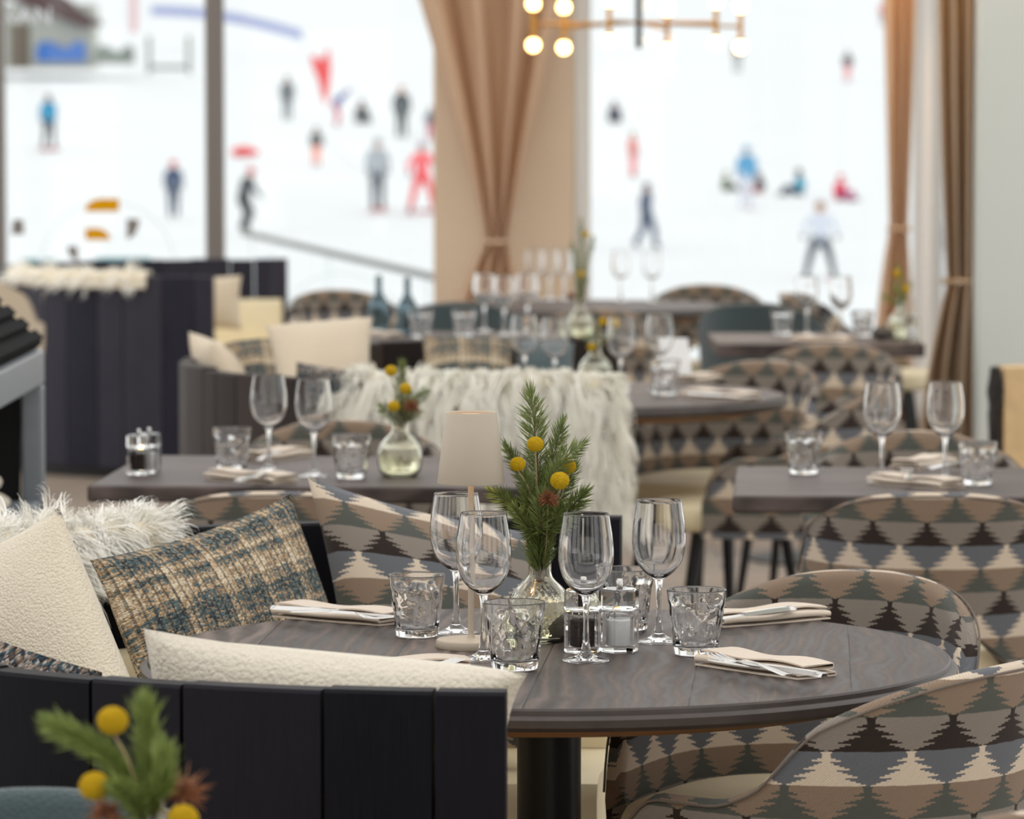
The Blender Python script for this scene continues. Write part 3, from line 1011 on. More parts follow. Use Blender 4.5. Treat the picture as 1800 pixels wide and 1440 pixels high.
def curtain(label, L0, R0, L1, R1, L2, R2, Y, zt, ztie, zb, mat, amp=.05, nf=7, pw=1.6, group=None, seed=1, dy=None):
    """L0..R0 x-range at the top, L1..R1 at the tie, L2..R2 at the hem"""
    r = thing('tied_curtain', label, 'curtain', ((L1 + R1) / 2, Y, 0), 0, group)
    ox = (L1 + R1) / 2
    rows = []
    m = 120
    zs = list(np.linspace(zt, ztie, 30)) + list(np.linspace(ztie, zb, 20))[1:]
    for z in zs:
        if z >= ztie:
            t = ((z - ztie) / (zt - ztie)); q = t ** pw
            l, rr = L1 + (L0 - L1) * q, R1 + (R0 - R1) * q
        else:
            t = (ztie - z) / (ztie - zb); q = 1 - (1 - t) ** 2.2
            l, rr = L1 + (L2 - L1) * q, R1 + (R2 - R1) * q
        w = rr - l
        row = []
        for i in range(m + 1):
            s = i / m
            ph = s * nf * 2 * PI + seed + 1.1 * math.sin(s * 5 + seed)
            A = amp * min(1, .35 + w / (abs(R0 - L0) + 1e-6))
            row.append((l + w * s - ox + .012 * math.sin(ph * 2) * w, A * math.sin(ph) + .25 * A * math.sin(ph * 2.3 + z * 2), z))
        rows.append(row)
    o = obj("drape", grid(rows), mat, r, ang=180)
    s = o.modifiers.new('Solidify', 'SOLIDIFY'); s.thickness = .004; s.offset = 0
    wt = (R1 - L1) / 2 + .006
    ring = [(wt * math.cos(a), (amp * .75 + .01) * math.sin(a)) for a in np.linspace(0, 2 * PI, 33)[:-1]]
    tb = [[(x, y, ztie - .011), (x * 1.03, y * 1.03, ztie), (x, y, ztie + .011)] for x, y in ring]
    o2 = obj("tieback", grid(tb, True, False), mat, r, ang=180)
    s = o2.modifiers.new('Solidify', 'SOLIDIFY'); s.thickness = .005
    rg = [(L0 - ox, 0, zt + .02), (R0 - ox, 0, zt + .02)]
    return r
# ---------------------------------------------------------------- room shell
WY = 21.0
def WX(u): return (u - 900) / F * WY
sx0, sx1 = -4.6, 3.6
o = struct(obj('floor', box(((sx0 + sx1) / 2, 9.5, -.05), (sx1 - sx0, 23.2, .1)), MT['floor'], smooth=False))
struct(obj('trim_5', box(((sx0 + sx1) / 2, 20.85, 3.06), (sx1 - sx0, .6, .12)), MT['ceil'], smooth=False))
struct(obj('trim_6', box(((sx0 + sx1) / 2, 17.0, 3.06), (sx1 - sx0, .12, .12)), MT['ceil'], smooth=False))
struct(obj('terrace', box((0, 26.1, -.07), (16, 10, .1)), MT['snow'], smooth=False))

def beam(name, x0, x1, y0, y1, z0, z1, mat, bv=.006):
    o = obj(name, box(((x0 + x1) / 2, (y0 + y1) / 2, (z0 + z1) / 2), (x1 - x0, y1 - y0, z1 - z0)), mat, smooth=False)
    return bevel(struct(o), bv)

# back wall: two posts on the left, plaster column, glass, corner post
beam('trim_1', WX(-34), WX(10), WY - .05, WY + .05, 0, 3, MT['mull'])
beam('trim_2', WX(363), WX(395), WY - .05, WY + .05, 0, 3, MT['mull'])
beam('wall_back', WX(763), WX(1008), WY - .12, WY + .12, 0, 3, MT['column'])
beam('trim_3', WX(1009), WX(1038), WY - .06, WY + .1, 0, 3, MT['white'])
beam('trim_4', WX(1606), WX(1641), WY - .1, WY + .1, 0, 3, MT['white'])
def window(name, x0, x1, y=WY):
    w = .045
    mb = MB()
    for c, s in ((((x0 + x1) / 2, y, .035), (x1 - x0, .06, .07)), (((x0 + x1) / 2, y, 2.96), (x1 - x0, .06, .08))):
        mb.add(*box(c, s))
    fr = struct(mb.build(name, MT['mull'], None, False))
    obj('pane', box(((x0 + x1) / 2, y + .01, 1.495), (x1 - x0, .008, 2.85)), MT['pane'], fr, False)
    return fr
window('window_1', WX(-34) - 1.6, WX(-34))
window('window_2', WX(10), WX(363))
window('window_3', WX(395), WX(763))
window('window_4', WX(1038), WX(1606))

# unseen piers behind and beside the camera, rafters overhead, added to break up reflections
for i, x in enumerate((-4.0, -1.2, 1.6)):
    beam('trim_%d' % (10 + i), x, x + 1.3, -2.0, -1.8, 0, 3, MT['wall'])
beam('trim_13', sx0, sx1, -2.0, -1.8, 2.4, 3.0, MT['wall'])
for i, y in enumerate((.5, 3.5, 6.5, 9.5, 12.5, 15.5)):
    beam('trim_%d' % (20 + i), sx0 - .1, sx0 + .1, y, y + .5, 0, 3, MT['mull'])
    beam('trim_%d' % (30 + i), sx0, sx1, y, y + .35, 2.95, 3.2, MT['white'])
    if i < 4: beam('trim_%d' % (40 + i), sx1 - .1, sx1 + .1, y, y + .9, 0, 3, MT['wall'])

# right side: pale wall facing the room, glazed return behind the second curtain
beam('wall_right', 1.585, 3.6, 14.5, 14.66, 0, 3, MT['wall'])
def side_window():
    a, b = Vector((1.68, 14.9, 0)), Vector((2.04, 20.85, 0))
    d = (b - a); L = d.length; an = math.atan2(d.y, d.x)
    m = (a + b) / 2
    mb = MB()
    mb.add(*box((m.x, m.y, .035), (L, .06, .07), an)); mb.add(*box((m.x, m.y, 2.96), (L, .06, .08), an))
    for t in (0.004, .5): 
        q = a + d * t; mb.add(*box((q.x, q.y, 1.495), (.06, .05, 2.84), an))
    fr = struct(mb.build('window_5', MT['mull'], None, False))
    obj('pane', box((m.x, m.y, 1.495), (L, .008, 2.85), an), MT['pane'], fr, False)
side_window()

# ---------------------------------------------------------------- main table and its setting
T1 = (.052, 5.945)
round_table('large dark oak round table nearest the camera with glasses and beige lamp on it', (T1[0], T1[1], 0), .57, R(86))

GL = Stock(make_wineglass, 'wine glass', None)
g1 = 'wine glasses on the main round table'
def put(stock, u, v, label, rz=0, group=None, z=.75, scale=None):
    p = G(u, v, z)
    return stock.put((p.x, p.y, z), rz, label, group, scale)
put(GL, 850, 1160, 'wine glass directly in front of the beige lamp stem on main table', 0, g1)
put(GL, 802, 1113, 'wine glass behind the beige lamp, leftmost on the main table', 1, g1)
put(GL, 1030, 1162, 'wine glass standing in front of the pepper mill on main table', 2, g1)
put(GL, 1158, 1129, 'rightmost wine glass on the main table, behind the faceted tumbler', 3, g1)
TU = Stock(make_tumbler, 'tumbler', None)
g2 = 'dimpled tumblers on the main round table'
put(TU, 905, 1178, 'dimpled water tumbler at the front of main table beside wine glass foot', .3, g2, scale=1.08)
put(TU, 733, 1120, 'dimpled water tumbler left of the beige lamp base', 1.4, g2, scale=1.05)
put(TU, 1224, 1152, 'dimpled water tumbler between salt mill and right napkin on main table', 2.6, g2, scale=1.07)
put(TU, 1101, 1108, 'dimpled water tumbler half hidden behind the salt mill', 4.1, g2, scale=1.05)
SA = Stock(make_mill('salt'), 'salt mill', None)
PE = Stock(make_mill('pepper'), 'pepper mill', None)
put(SA, 1089, 1146, 'clear salt mill filled with white salt beside the front right wine glass', .2, scale=1.08)
put(PE, 1025, 1147, 'clear pepper mill behind the front right wine glass by the pebble', .25, scale=1.08)
LP = Stock(make_lamp, 'table lamp', None)
lp = put(LP, 828, 1138, 'slim beige table lamp with conical shade on the main table')
# pebble
p = G(995, 1127)
rows = []
for i in range(17):
    t = PI * i / 16
    rows.append([(.028 * math.sin(t) * math.cos(a) * (1 + .06 * math.sin(2 * a + 1)), .022 * math.sin(t) * math.sin(a) * (1 + .05 * math.sin(3 * a)), .0195 - .0195 * math.cos(t) * (1 - .1 * math.cos(a))) for a in np.linspace(0, 2 * PI, 29)[:-1]])
o = obj('pebble', grid(rows, False, True), MT['stone'], ang=180)
o.location = (p.x, p.y, .7502)
o.rotation_euler = (0, 0, .3)
tag(o, 'dark round pebble beside the diamond cut vase on main table', 'pebble')
VA = Stock(make_vase, 'vase', None)
vp = G(949, 1128)
VA.put((vp.x, vp.y, .75), .1, 'diamond cut glass vase holding fir sprigs in the middle of main table')

vs = F / vp.y                                       # pixels per metre at the vase
def vpt(u, v, dy=0):
    q = P(u, v, vp.y + dy)
    return q
lipz = .875
def inside(dx, dy, z=.835): return Vector((vp.x + dx, vp.y + dy, z))
gs = 'fir sprigs in the main table vase'
SPR = [
    ([(0, 0), (945, 930, .0), (946, 830, .0), (934, 695, .01)], 'tallest fir sprig, pointing straight up from the main table vase', 2300, .025, .95),
    ([(.003, .003), (952, 930, .0), (962, 850, .01), (988, 745, .025)], 'fir sprig right of the tallest one, leaning slightly right, main vase', 2300, .019, .8),
    ([(.004, -.002), (955, 930, -.012), (968, 850, -.03), (990, 808, -.03), (1022, 782, -.02)], 'fir sprig arching to the upper right with its brown twig showing, main vase', 2100, .019, .85),
    ([(-.003, .003), (944, 930, .01), (925, 850, .02), (890, 786, .03)], 'fir sprig leaning to the upper left beside the lamp shade, main vase', 2300, .017, .85),
    ([(-.005, 0), (938, 935, 0), (915, 900, -.01), (868, 866, -.02)], 'low fir sprig reaching furthest left below the lamp shade, main vase', 2700, .020, .85),
    ([(.005, 0), (960, 935, 0), (985, 915, -.01), (1026, 868, -.03)], 'low fir sprig reaching furthest right behind the wine glass, main vase', 2700, .021, .8),
    ([(0, -.005), (949, 945, -.025), (950, 920, -.045), (953, 872, -.05)], 'short bushy fir sprig at the front of the main vase', 3200, .021, .9),
    ([(.003, .004), (955, 930, .01), (980, 880, .02), (1010, 822, .03)], 'fir sprig on the right side behind the yellow flowers, main vase', 2400, .019, .85),
    ([(-.003, .002), (945, 930, -.01), (930, 890, -.03), (925, 840, -.04)], 'fir sprig in the left middle below the highest yellow flower, main vase', 2500, .019, .85),
    ([(-.002, -.004), (945, 950, -.02), (930, 930, -.035), (905, 895, -.045)], 'short front fir sprig spreading left above the vase lip, main vase', 2700, .019, .85),
    ([(.002, -.004), (953, 950, -.02), (970, 925, -.035), (985, 893, -.05)], 'short front fir sprig spreading right above the vase lip, main vase', 2700, .019, .85),
]
for i, (pt, lb, dn, nl, spd) in enumerate(SPR):
    path = [inside(*pt[0])] + [vpt(*q) for q in pt[1:]]
    sprig(path, lb, gs, 10 + i, dn * .95, nl * 1.22, spread=spd, bare=.12)
gb = 'yellow button flowers in the main table vase'
billy(vpt(941, 781, -.045), inside(0, -.002), 'highest yellow button flower in the main table vase', gb, .0118, vpt(944, 870, -.03), 1)
billy(vpt(910, 816, -.05), inside(-.003, -.002), 'leftmost yellow button flower in the main vase, near the lamp shade', gb, .0112, vpt(935, 880, -.035), 2)
billy(vpt(984, 845, -.06), inside(.003, -.002), 'largest front yellow button flower above the brown thistle, main vase', gb, .0136, vpt(972, 900, -.04), 3)
billy(vpt(999, 820, .0), inside(.003, .002), 'yellow button flower half hidden behind fir needles on the right, main vase', gb, .0112, vpt(985, 880, 0), 4)
dried_head(vpt(963, 879, -.06), inside(.001, -.003), 'brown dried thistle head among the fir sprigs of main vase', None, .0165, 5, 260)

# napkins and cutlery on the main table
NAP = Stock(make_napkin, 'napkin', None)
FK = Stock(make_fork, 'fork', None)
KN = Stock(make_knife, 'knife', None)
gn = 'folded napkins on the main round table'
def lay(stock, a, b, label, group=None, dz=0, scale=None):
    A, B = G(*a), G(*b)
    m = (A + B) / 2
    return stock.put((m.x, m.y, .75 + dz), math.atan2(B.y - A.y, B.x - A.x), label, group, scale)
def lay_on(stock, a, b, label, group=None, z=.762, scale=None, tilt=0, roll=0):
    A, B = G(a[0], a[1], z), G(b[0], b[1], z)
    m = (A + B) / 2
    o = stock.put((m.x, m.y, z), math.atan2(B.y - A.y, B.x - A.x), label, group, scale)
    o.rotation_euler = (roll, tilt, o.rotation_euler[2])
    return o
lay(NAP, (500, 1082), (690, 1098), 'cream folded napkin at the far left of main table beside the plaid pillow', gn)
lay(NAP, (602, 1187), (786, 1182), 'cream folded napkin at the front of main table behind the cream cushion', gn)
lay(NAP, (1262, 1100), (1428, 1086), 'cream folded napkin at the far right of main table', gn)
lay(NAP, (1244, 1166), (1440, 1194), 'cream folded napkin nearest the right front edge of main table', gn)
gf = 'forks on the main table napkins'
lay_on(FK, (530, 1078), (690, 1092), 'steel fork lying on the far left napkin of main table', gf, .7688)
lay_on(FK, (640, 1190), (792, 1170), 'steel fork lying on the front napkin behind the cream cushion', gf, .7688)
lay_on(KN, (520, 1074), (660, 1083), 'steel knife lying on the far left napkin of main table', 'knives on the main table napkins', .7688)
lay_on(KN, (1425, 1188), (1270, 1166), 'steel knife lying on the right front napkin of main table', 'knives on the main table napkins', .7688, tilt=-.0)
lay_on(FK, (1400, 1192), (1240, 1156), 'steel fork on the right front napkin, tines toward the tumbler', gf, .7688)
lay_on(KN, (1370, 1076), (1250, 1092), 'steel knife lying on the far right napkin of main table', 'knives on the main table napkins', .7688)

# ---------------------------------------------------------------- benches, cushions, furs
BN = Stock(make_bench, 'bench', None)
b1 = BN.put((T1[0], T1[1], 0), 0, 'dark plank curved bench around the left of the main table')
C2 = (.19, 11.55)
b2 = BN.put((C2[0], C2[1], 0), 0, 'dark plank curved bench half covered by the long white sheepskin')
C3 = (-1.16, 18.5)
b3 = BN.put((C3[0], C3[1], 0), 0, 'tall dark plank bench at the far left under the windows')
for bb, mm in ((b2, 'benchbrownhaze'), (b3, 'benchnavyhaze')):  # backs of the two farther benches get the plank colours with haze painted in
    for ch in kids(bb):
        if ch.name.startswith('backrest'):
            ch.material_slots[0].link = 'OBJECT'; ch.material_slots[0].material = MT[mm]

pillow('square_pillow', 'large cream pillow at the left edge of the near bench', MT['cream2'], P(-150, 1000, 5.9), P(104, 890, 5.75), P(350, 1450, 5.52), P(-130, 1470, 5.75), .14)
pillow('lumbar_pillow', 'teal and tan plaid pillow leaning on the near bench behind main table', MT['plaid'], P(158, 985, 6.28), P(512, 868, 6.74), P(668, 1300, 6.52), P(312, 1400, 6.16), .12)
pillow('square_pillow', 'zigzag patterned pillow leaning on the bench behind the main table', MT['kilim'], P(540, 838, 6.84), P(965, 940, 6.88), P(1020, 1330, 6.66), P(622, 1320, 6.64), .13, sag=.0)
pillow('lumbar_pillow', 'long cream boucle cushion on the near side of bench in front of main table', MT['cream'], P(252, 1105, 5.13), P(928, 1184, 5.0), P(893, 1345, 5.08), P(285, 1590, 5.28), .13, pinch=.05)
pillow('lumbar_pillow', 'chunky blue and beige tweed cushion at the lower left of near bench', MT['tweed'], P(-190, 1035, 5.5), P(180, 1182, 5.28), P(190, 1560, 5.36), P(-190, 1560, 5.56), .12)
fur_throw('fluffy white sheepskin over the left end of the near bench behind cream pillow', T1, 125, 172, .13, .10, 26000, .066, .45, .5, 800, 'fur', group=None, seed=4, wid=.0009, edge=.8, spread=.34, curl=.006)
fur_throw('long haired white sheepskin draped over the middle bench behind the lamp', C2, -124, -87, .36, .22, 30000, .12, .9, .5, 700, 'fur2', group=None, seed=8, wid=.0016, edge=1.8, spread=.14, curl=.014)
fur_throw('pale sheepskin over the top of the far left plank bench', C3, -152, -108, .05, .12, 2200, .07, .4, .7, 90, 'fur', group=None, seed=12, wid=.002, edge=.4)

g5 = 'cushions on the middle bench'
pillow('square_pillow', 'cream cushion at the left end of the middle bench', MT['beige'], P(332, 582, 11.72), P(374, 604, 11.45), P(450, 720, 11.3), P(402, 720, 11.7), .10, g5)
pillow('square_pillow', 'grey green plaid cushion between two cream cushions on middle bench', MT['plaid'], P(392, 602, 11.75), P(505, 592, 11.75), P(520, 720, 11.5), P(420, 720, 11.5), .10, g5)
pillow('square_pillow', 'large cream cushion standing in the middle bench left of the sheepskin', MT['beige'], P(466, 572, 11.4), P(656, 556, 11.6), P(655, 700, 11.4), P(490, 710, 11.2), .12, g5)
pillow('lumbar_pillow', 'dark plaid cushion below the large cream cushion on middle bench', MT['tweed'], P(520, 636, 10.75), P(650, 655, 10.6), P(650, 730, 10.62), P(520, 720, 10.78), .09, g5)
pillow('square_pillow', 'plaid cushion against the far back of the middle bench', MT['plaid'], P(742, 588, 12.25), P(905, 592, 12.3), P(905, 720, 12.1), P(742, 720, 12.05), .10, g5)
pillow('square_pillow', 'blue grey cushion beside the plaid one at the back of middle bench', MT['teal'], P(905, 600, 12.3), P(1010, 602, 12.3), P(1010, 720, 12.1), P(905, 720, 12.1), .10, g5)
pillow('square_pillow', 'beige cushion on the far left bench by the grey post', MT['beige'], P(280, 487, 18.0), P(425, 484, 17.9), P(425, 580, 17.8), P(290, 580, 17.9), .10)

# ---------------------------------------------------------------- other tables
rect_table('rectangular grey oak table at the left behind the plaid pillow', -.865, .05, 8.65, 9.43, rz=R(-3.4))
rect_table('rectangular grey oak table at the right edge of the room', .436, 1.75, 8.42, 9.13, rz=R(-3.8))
T2 = (.185, 11.5)
round_table('dark round table behind the long white sheepskin', (T2[0], T2[1], 0), .56, R(10), 'top2')
rect_table('far rectangular table with blue bottles, behind the middle bench', -.62, .32, 14.1, 14.82)
round_table('farthest round table in front of the beige column', (.315, 16.83, 0), .565, R(-20), 'top2')
rect_table('small rectangular table by the right hand window curtains', .675, 1.36, 14.02, 14.72, th=.045)

# settings: left rectangular table
gL = 'wine glasses on the left rectangular table'
put(GL, 473, 829, 'left one of two wine glasses on the left rectangular table', 0, gL)
put(GL, 552, 838, 'right one of two wine glasses on the left rectangular table', 0, gL)
put(TU, 408, 828, 'water tumbler left of the wine glasses on left rectangular table', 0, None, scale=1.05)
put(TU, 618, 842, 'water tumbler next to the vase on left rectangular table', 2, None, scale=1.05)
put(SA, 262, 831, 'clear salt mill at the left end of left rectangular table', .2)
put(PE, 244, 834, 'clear pepper mill at the left end of left rectangular table', .3)
lay(NAP, (388, 842), (490, 850), 'cream napkin in front of the left tumbler on left rectangular table')
lay(NAP, (440, 812), (530, 800), 'cream napkin behind the wine glasses on left rectangular table')
lay_on(KN, (395, 856), (485, 826), 'steel knife on the nearer napkin of left rectangular table', None, .7688)
lay_on(FK, (440, 816), (500, 793), 'steel fork on the farther napkin of left rectangular table', None, .7688)
def vaseset(u, v, where, seed, sc=1.0, spr=None, balls=None, dried=None, mat='needle', dens=1700, wid=None):
    q = G(u, v)
    VA.put((q.x, q.y, .75), seed, 'diamond cut glass vase of fir and yellow flowers ' + where)
    def at(uu, vv, dy=0): return P(uu, vv, q.y + dy)
    ins = Vector((q.x, q.y, .85))
    for i, (uu, vv, dy, lb) in enumerate(spr):
        e = at(uu, vv, dy)
        m = ins.lerp(e, .5); m.x = ins.x + (e.x - ins.x) * .35; m.z = ins.z + (e.z - ins.z) * .55
        sprig([ins + Vector(((i - 1) * .003, 0, 0)), m, e], lb + ' ' + where, 'fir sprigs ' + where, seed * 10 + i, dens, .022, mat)
    for i, (uu, vv, dy, lb) in enumerate(balls):
        billy(at(uu, vv, dy), ins + Vector(((i - 1) * .002, -.003, 0)), lb + ' ' + where, 'yellow flowers ' + where, .0125, None, seed + i)
    if dried: dried_head(at(*dried[:3]), ins + Vector((0, .003, 0)), 'brown dried thistle head ' + where, None, .019, seed)
    return q
vaseset(703, 838, 'on the left rectangular table', 2, 1,
        [(706, 640, .0, 'tallest fir sprig'), (748, 690, .02, 'right leaning fir sprig'), (670, 715, .0, 'left leaning fir sprig'), (720, 695, -.02, 'middle fir sprig'), (735, 725, -.02, 'lowest fir sprig')],
        [(687, 652, -.02, 'highest yellow button flower'), (713, 683, -.04, 'middle yellow button flower'), (692, 714, -.05, 'lowest yellow button flower')], (722, 715, -.04))
# right rectangular table
gR = 'wine glasses on the right rectangular table'
put(GL, 1550, 846, 'left one of two wine glasses on the right rectangular table', 0, gR)
put(GL, 1661, 846, 'right one of two wine glasses on the right rectangular table', 0, gR)
put(TU, 1413, 834, 'water tumbler alone near the left end of right rectangular table', 0, None, scale=1.02)
put(TU, 1718, 853, 'water tumbler right of the wine glasses on right rectangular table', 1, None, scale=1.02)
lay(NAP, (1560, 850), (1655, 858), 'cream napkin below the left wine glass on right rectangular table')
lay(NAP, (1580, 828), (1670, 812), 'cream napkin between the wine glasses on right rectangular table')
lay_on(FK, (1600, 858), (1590, 815), 'steel fork on the nearer napkin of right rectangular table', None, .7688)
lay_on(KN, (1630, 826), (1690, 812), 'steel knife on the farther napkin of right rectangular table', None, .7688)
# middle round table
gM = 'wine glasses on the round table behind the sheepskin'
put(GL, 922, 684, 'leftmost wine glass above the long white sheepskin', 0, gM)
put(GL, 975, 690, 'second wine glass from the left above the long white sheepskin', 0, gM)
put(GL, 1091, 690, 'third wine glass above the sheepskin, in front of yellow flowers', 0, gM)
put(GL, 1159, 684, 'rightmost wine glass on the round table behind the sheepskin', 0, gM)
put(TU, 1168, 695, 'water tumbler on the round table right of the sheepskin', 0, None, scale=1.1)
lay(NAP, (1192, 676), (1266, 664), 'farther cream napkin right of the tumbler on the middle round table')
lay(NAP, (1205, 697), (1325, 706), 'nearer cream napkin right of the tumbler on the middle round table', scale=1.15)
lay_on(KN, (1215, 694), (1320, 700), 'steel knife on the nearer napkin of the middle round table', None, .7695)
A, B, C_ = P(1165, 636, 11.6), P(1196, 638, 11.5), P(1216, 592, 11.52)
mb = MB()
c0 = G(1183, 668)
mb.add(*box((0, .012, .045), (.075, .0012, .085), M=Matrix.Rotation(.25, 4, 'X')))
mb.add(*box((0, -.012, .045), (.075, .0012, .085), M=Matrix.Rotation(-.25, 4, 'X')))
o = mb.build('table_card', MT['napkin2'], None, False)
o.scale = (1.3, 1.3, 1.3); o.location = (c0.x, c0.y + .05, .7535); o.rotation_euler = (0, 0, .5)
tag(o, 'small white folded card standing on the middle round table', 'card')
vaseset(1046, 682, 'on the round table behind the sheepskin', 3, 1,
        [(1050, 575, 0, 'upright fir sprig'), (1078, 585, .02, 'right leaning fir sprig'), (1030, 590, .02, 'left leaning fir sprig')],
        [(1040, 611, -.05, 'lower yellow button flower'), (1060, 566, -.04, 'upper left yellow button flower'), (1082, 570, -.03, 'upper right yellow button flower')], None, dens=900)
# table with bottles
def make_bottle():
    r = empty('water_bottle')
    o = cr([(.043, .004), (.046, .02), (.046, .10), (.040, .13), (.022, .16), (.0145, .185), (.0135, .215)], 4)
    i = cr([(.0112, .215), (.0115, .185), (.019, .16), (.037, .129), (.0432, .10), (.0432, .022), (.039, .008), (0, .0075)], 3)
    obj('body', lathe([(0, .003), (.036, .0005)] + [tuple(p) for p in o] + [(.0165, .217), (.0165, .226), (.0112, .226)] + [tuple(p) for p in i], 40), MT['bottle'], r, ang=180)
    obj('stopper', lathe([(0, .2265), (.014, .2265), (.016, .232), (.013, .245), (0, .248)], 24), MT['bottle'], r)
    return r
BO = Stock(make_bottle, 'bottle', 'blue glass bottles on the far rectangular table')
put(BO, 666, 583, 'left one of two blue grey water bottles on far table', scale=.8)
put(BO, 716, 588, 'right one of two blue grey water bottles on far table', scale=.8)
put(TU, 740, 595, 'water tumbler right of the blue bottles on the far table', 0, None, scale=1.1)
put(TU, 816, 594, 'water tumbler in the middle of the far bottle table', 0, None, scale=1.1)
gF = 'wine glasses on the far bottle table'
put(GL, 851, 584, 'left wine glass on the far bottle table', 0, gF)
put(GL, 886, 590, 'middle wine glass on the far bottle table', 0, gF)
put(GL, 927, 584, 'right wine glass on the far bottle table', 0, gF)
lay(NAP, (640, 590), (700, 596), 'cream napkin in front of the blue bottles on the far table')
vaseset(1020, 594, 'on the far bottle table', 4, 1,
        [(1022, 388, 0, 'tallest fir sprig'), (1043, 420, .02, 'right leaning fir sprig'), (1005, 430, .02, 'left leaning fir sprig'), (1030, 490, -.03, 'lower fir sprig')],
        [(1030, 412, -.03, 'upper yellow button flower'), (1022, 482, -.04, 'lower yellow button flower')], (1004, 522, -.03), dens=900)
# farthest round table
gX = 'wine glasses on the farthest round table'
for u, lb in ((940, 'first'), (966, 'second'), (992, 'third')):
    put(GL, u, 527, lb + ' from the left of three wine glasses in front of the beige column', 0, gX)
put(GL, 1091, 530, 'wine glass against the bright window left of its neighbour, farthest table', 0, gX)
put(GL, 1146, 531, 'wine glass against the bright window right of its neighbour, farthest table', 0, gX)
lay(NAP, (840, 528), (915, 530), 'cream napkin on the left of the farthest round table')
# window table at the right
gW = 'wine glasses on the small window table'
put(GL, 1418, 590, 'left one of two wine glasses on the small table by the right curtains', 0, gW)
put(GL, 1478, 592, 'right one of two wine glasses on the small table by the right curtains', 0, gW)
put(TU, 1375, 590, 'water tumbler left of the wine glasses on small window table', 0, None)
put(TU, 1516, 592, 'water tumbler right of the wine glasses on small window table', 0, None)
lay(NAP, (1410, 601), (1480, 603), 'cream napkin in front of wine glasses on the small window table')
vaseset(1584, 596, 'on the small table by the curtains', 6, 1,
        [(1578, 468, 0, 'tallest fir sprig'), (1600, 500, 0, 'right leaning fir sprig'), (1552, 520, 0, 'left leaning fir sprig'), (1570, 500, -.03, 'middle fir sprig')],
        [(1576, 481, -.04, 'upper yellow button flower'), (1593, 508, -.04, 'lower yellow button flower')], None, 'needle2', 900)
put(SA, 1604, 600, 'clear salt mill at the right end of the small window table', .2)
q = G(1552, 598)
o = obj('pebble', grid(rows, False, True), MT['stone'], ang=180)
o.location = (q.x, q.y, .7502); o.scale = (1.3, 1.3, 1.2)
tag(o, 'dark pebble on the small window table left of the vase', 'pebble')

# ---------------------------------------------------------------- chairs
CK = Stock(chair_builder('kilim', 'piping'), 'chair', 'zigzag patterned tub chairs')
CT = Stock(chair_builder('teal', 'tealrim'), 'chair', 'plain teal tub chairs')
def seat(stock, u, v, phi, label, back=.26):
    """put the top of the chair back at image point (u, v); phi turns the chair, 0 = facing the camera"""
    p = G(u, v, CH)
    ph = R(phi)
    c = Vector((p.x, p.y, 0)) - Vector((-math.sin(ph), math.cos(ph), 0)) * back
    return stock.put((c.x, c.y, 0), ph, label)
seat(CK, 1525, 1003, -27, 'zigzag patterned tub chair tucked behind the right side of main table')
seat(CK, 1645, 864, 176, 'zigzag patterned tub chair with its back to us at the right rectangular table')
seat(CK, 1760, 1162, -125, 'large zigzag patterned tub chair in the right foreground seen from behind')
seat(CK, 1990, 1408, 190, 'zigzag patterned tub chair just showing in the bottom right corner')
seat(CK, 1352, 634, -32, 'zigzag patterned tub chair at the right of the middle round table')
seat(CK, 1600, 757, 0, 'zigzag patterned tub chair behind wine glasses at right rectangular table')
seat(CK, 480, 862, 180, 'zigzag patterned tub chair with back to us at left rectangular table')
seat(CK, 598, 738, 4, 'zigzag patterned tub chair behind wine glasses at left rectangular table')
seat(CK, 1470, 604, -18, 'dark looking zigzag tub chair in front of the small window table')
seat(CK, 1548, 676, -94, 'zigzag patterned tub chair seen from its side, facing the middle round table')
seat(CK, 1385, 514, 80, 'zigzag tub chair just showing behind the teal chair at the window')
seat(CK, 1240, 500, 0, 'zigzag tub chair at the far side of the farthest round table')
seat(CK, 586, 509, 20, 'zigzag tub chair against the bright window left of the blue bottles')
Stock(chair_builder('beige', 'beige', 'tub_armchair'), 'chair').put((-2.13, 16.7, 0), R(175), 'beige high sided armchair at the far left above the grey unit', None, 1.1)
seat(CK, 1046, 543, 4, 'zigzag tub chair behind the fir sprigs of the far bottle table')
seat(CT, 1322, 531, 165, 'plain teal tub chair left of the small window table')
seat(CT, 808, 530, 185, 'plain teal tub chair between far bottle table and farthest table')
seat(CT, 60, 1388, 2, 'plain teal tub chair in the bottom left corner behind foreground sprigs')

# ---------------------------------------------------------------- foreground arrangement
fq = Vector((-.336, 3.9, .75))
round_table('round table carrying the foreground vase of fir sprigs', (-.42, 3.58, 0), .5, 0, 'top2')
VA.put((fq.x, fq.y, .75), 1, 'diamond cut glass vase at the bottom left edge in the foreground')
def fpt(u, v, dy=0): return P(u, v, fq.y + dy)
fi = Vector((fq.x, fq.y, .85))
gff = 'foreground fir sprigs'
sprig([fi, fpt(245, 1405), fpt(190, 1330, -.01), fpt(96, 1276, -.02)], 'blurred foreground fir sprig leaning to the left', gff, 71, 3600, .027, 'needle2', .6)
sprig([fi + Vector((.004, 0, 0)), fpt(268, 1400), fpt(262, 1330), fpt(256, 1243)], 'blurred foreground fir sprig pointing straight up', gff, 72, 3600, .027, 'needle2', .6)
sprig([fi + Vector((.006, -.004, 0)), fpt(270, 1410, -.02), fpt(285, 1370, -.03), fpt(288, 1322, -.03)], 'short blurred foreground fir sprig at the right of the upright one', gff, 73, 3400, .025, 'needle2', .6)
sprig([fi + Vector((0, -.006, 0)), fpt(240, 1420, -.03), fpt(225, 1400, -.04), fpt(205, 1385, -.05)], 'short blurred foreground fir sprig low above the vase lip', gff, 74, 3400, .024, 'needle2', .7)
gfb = 'foreground yellow button flowers'
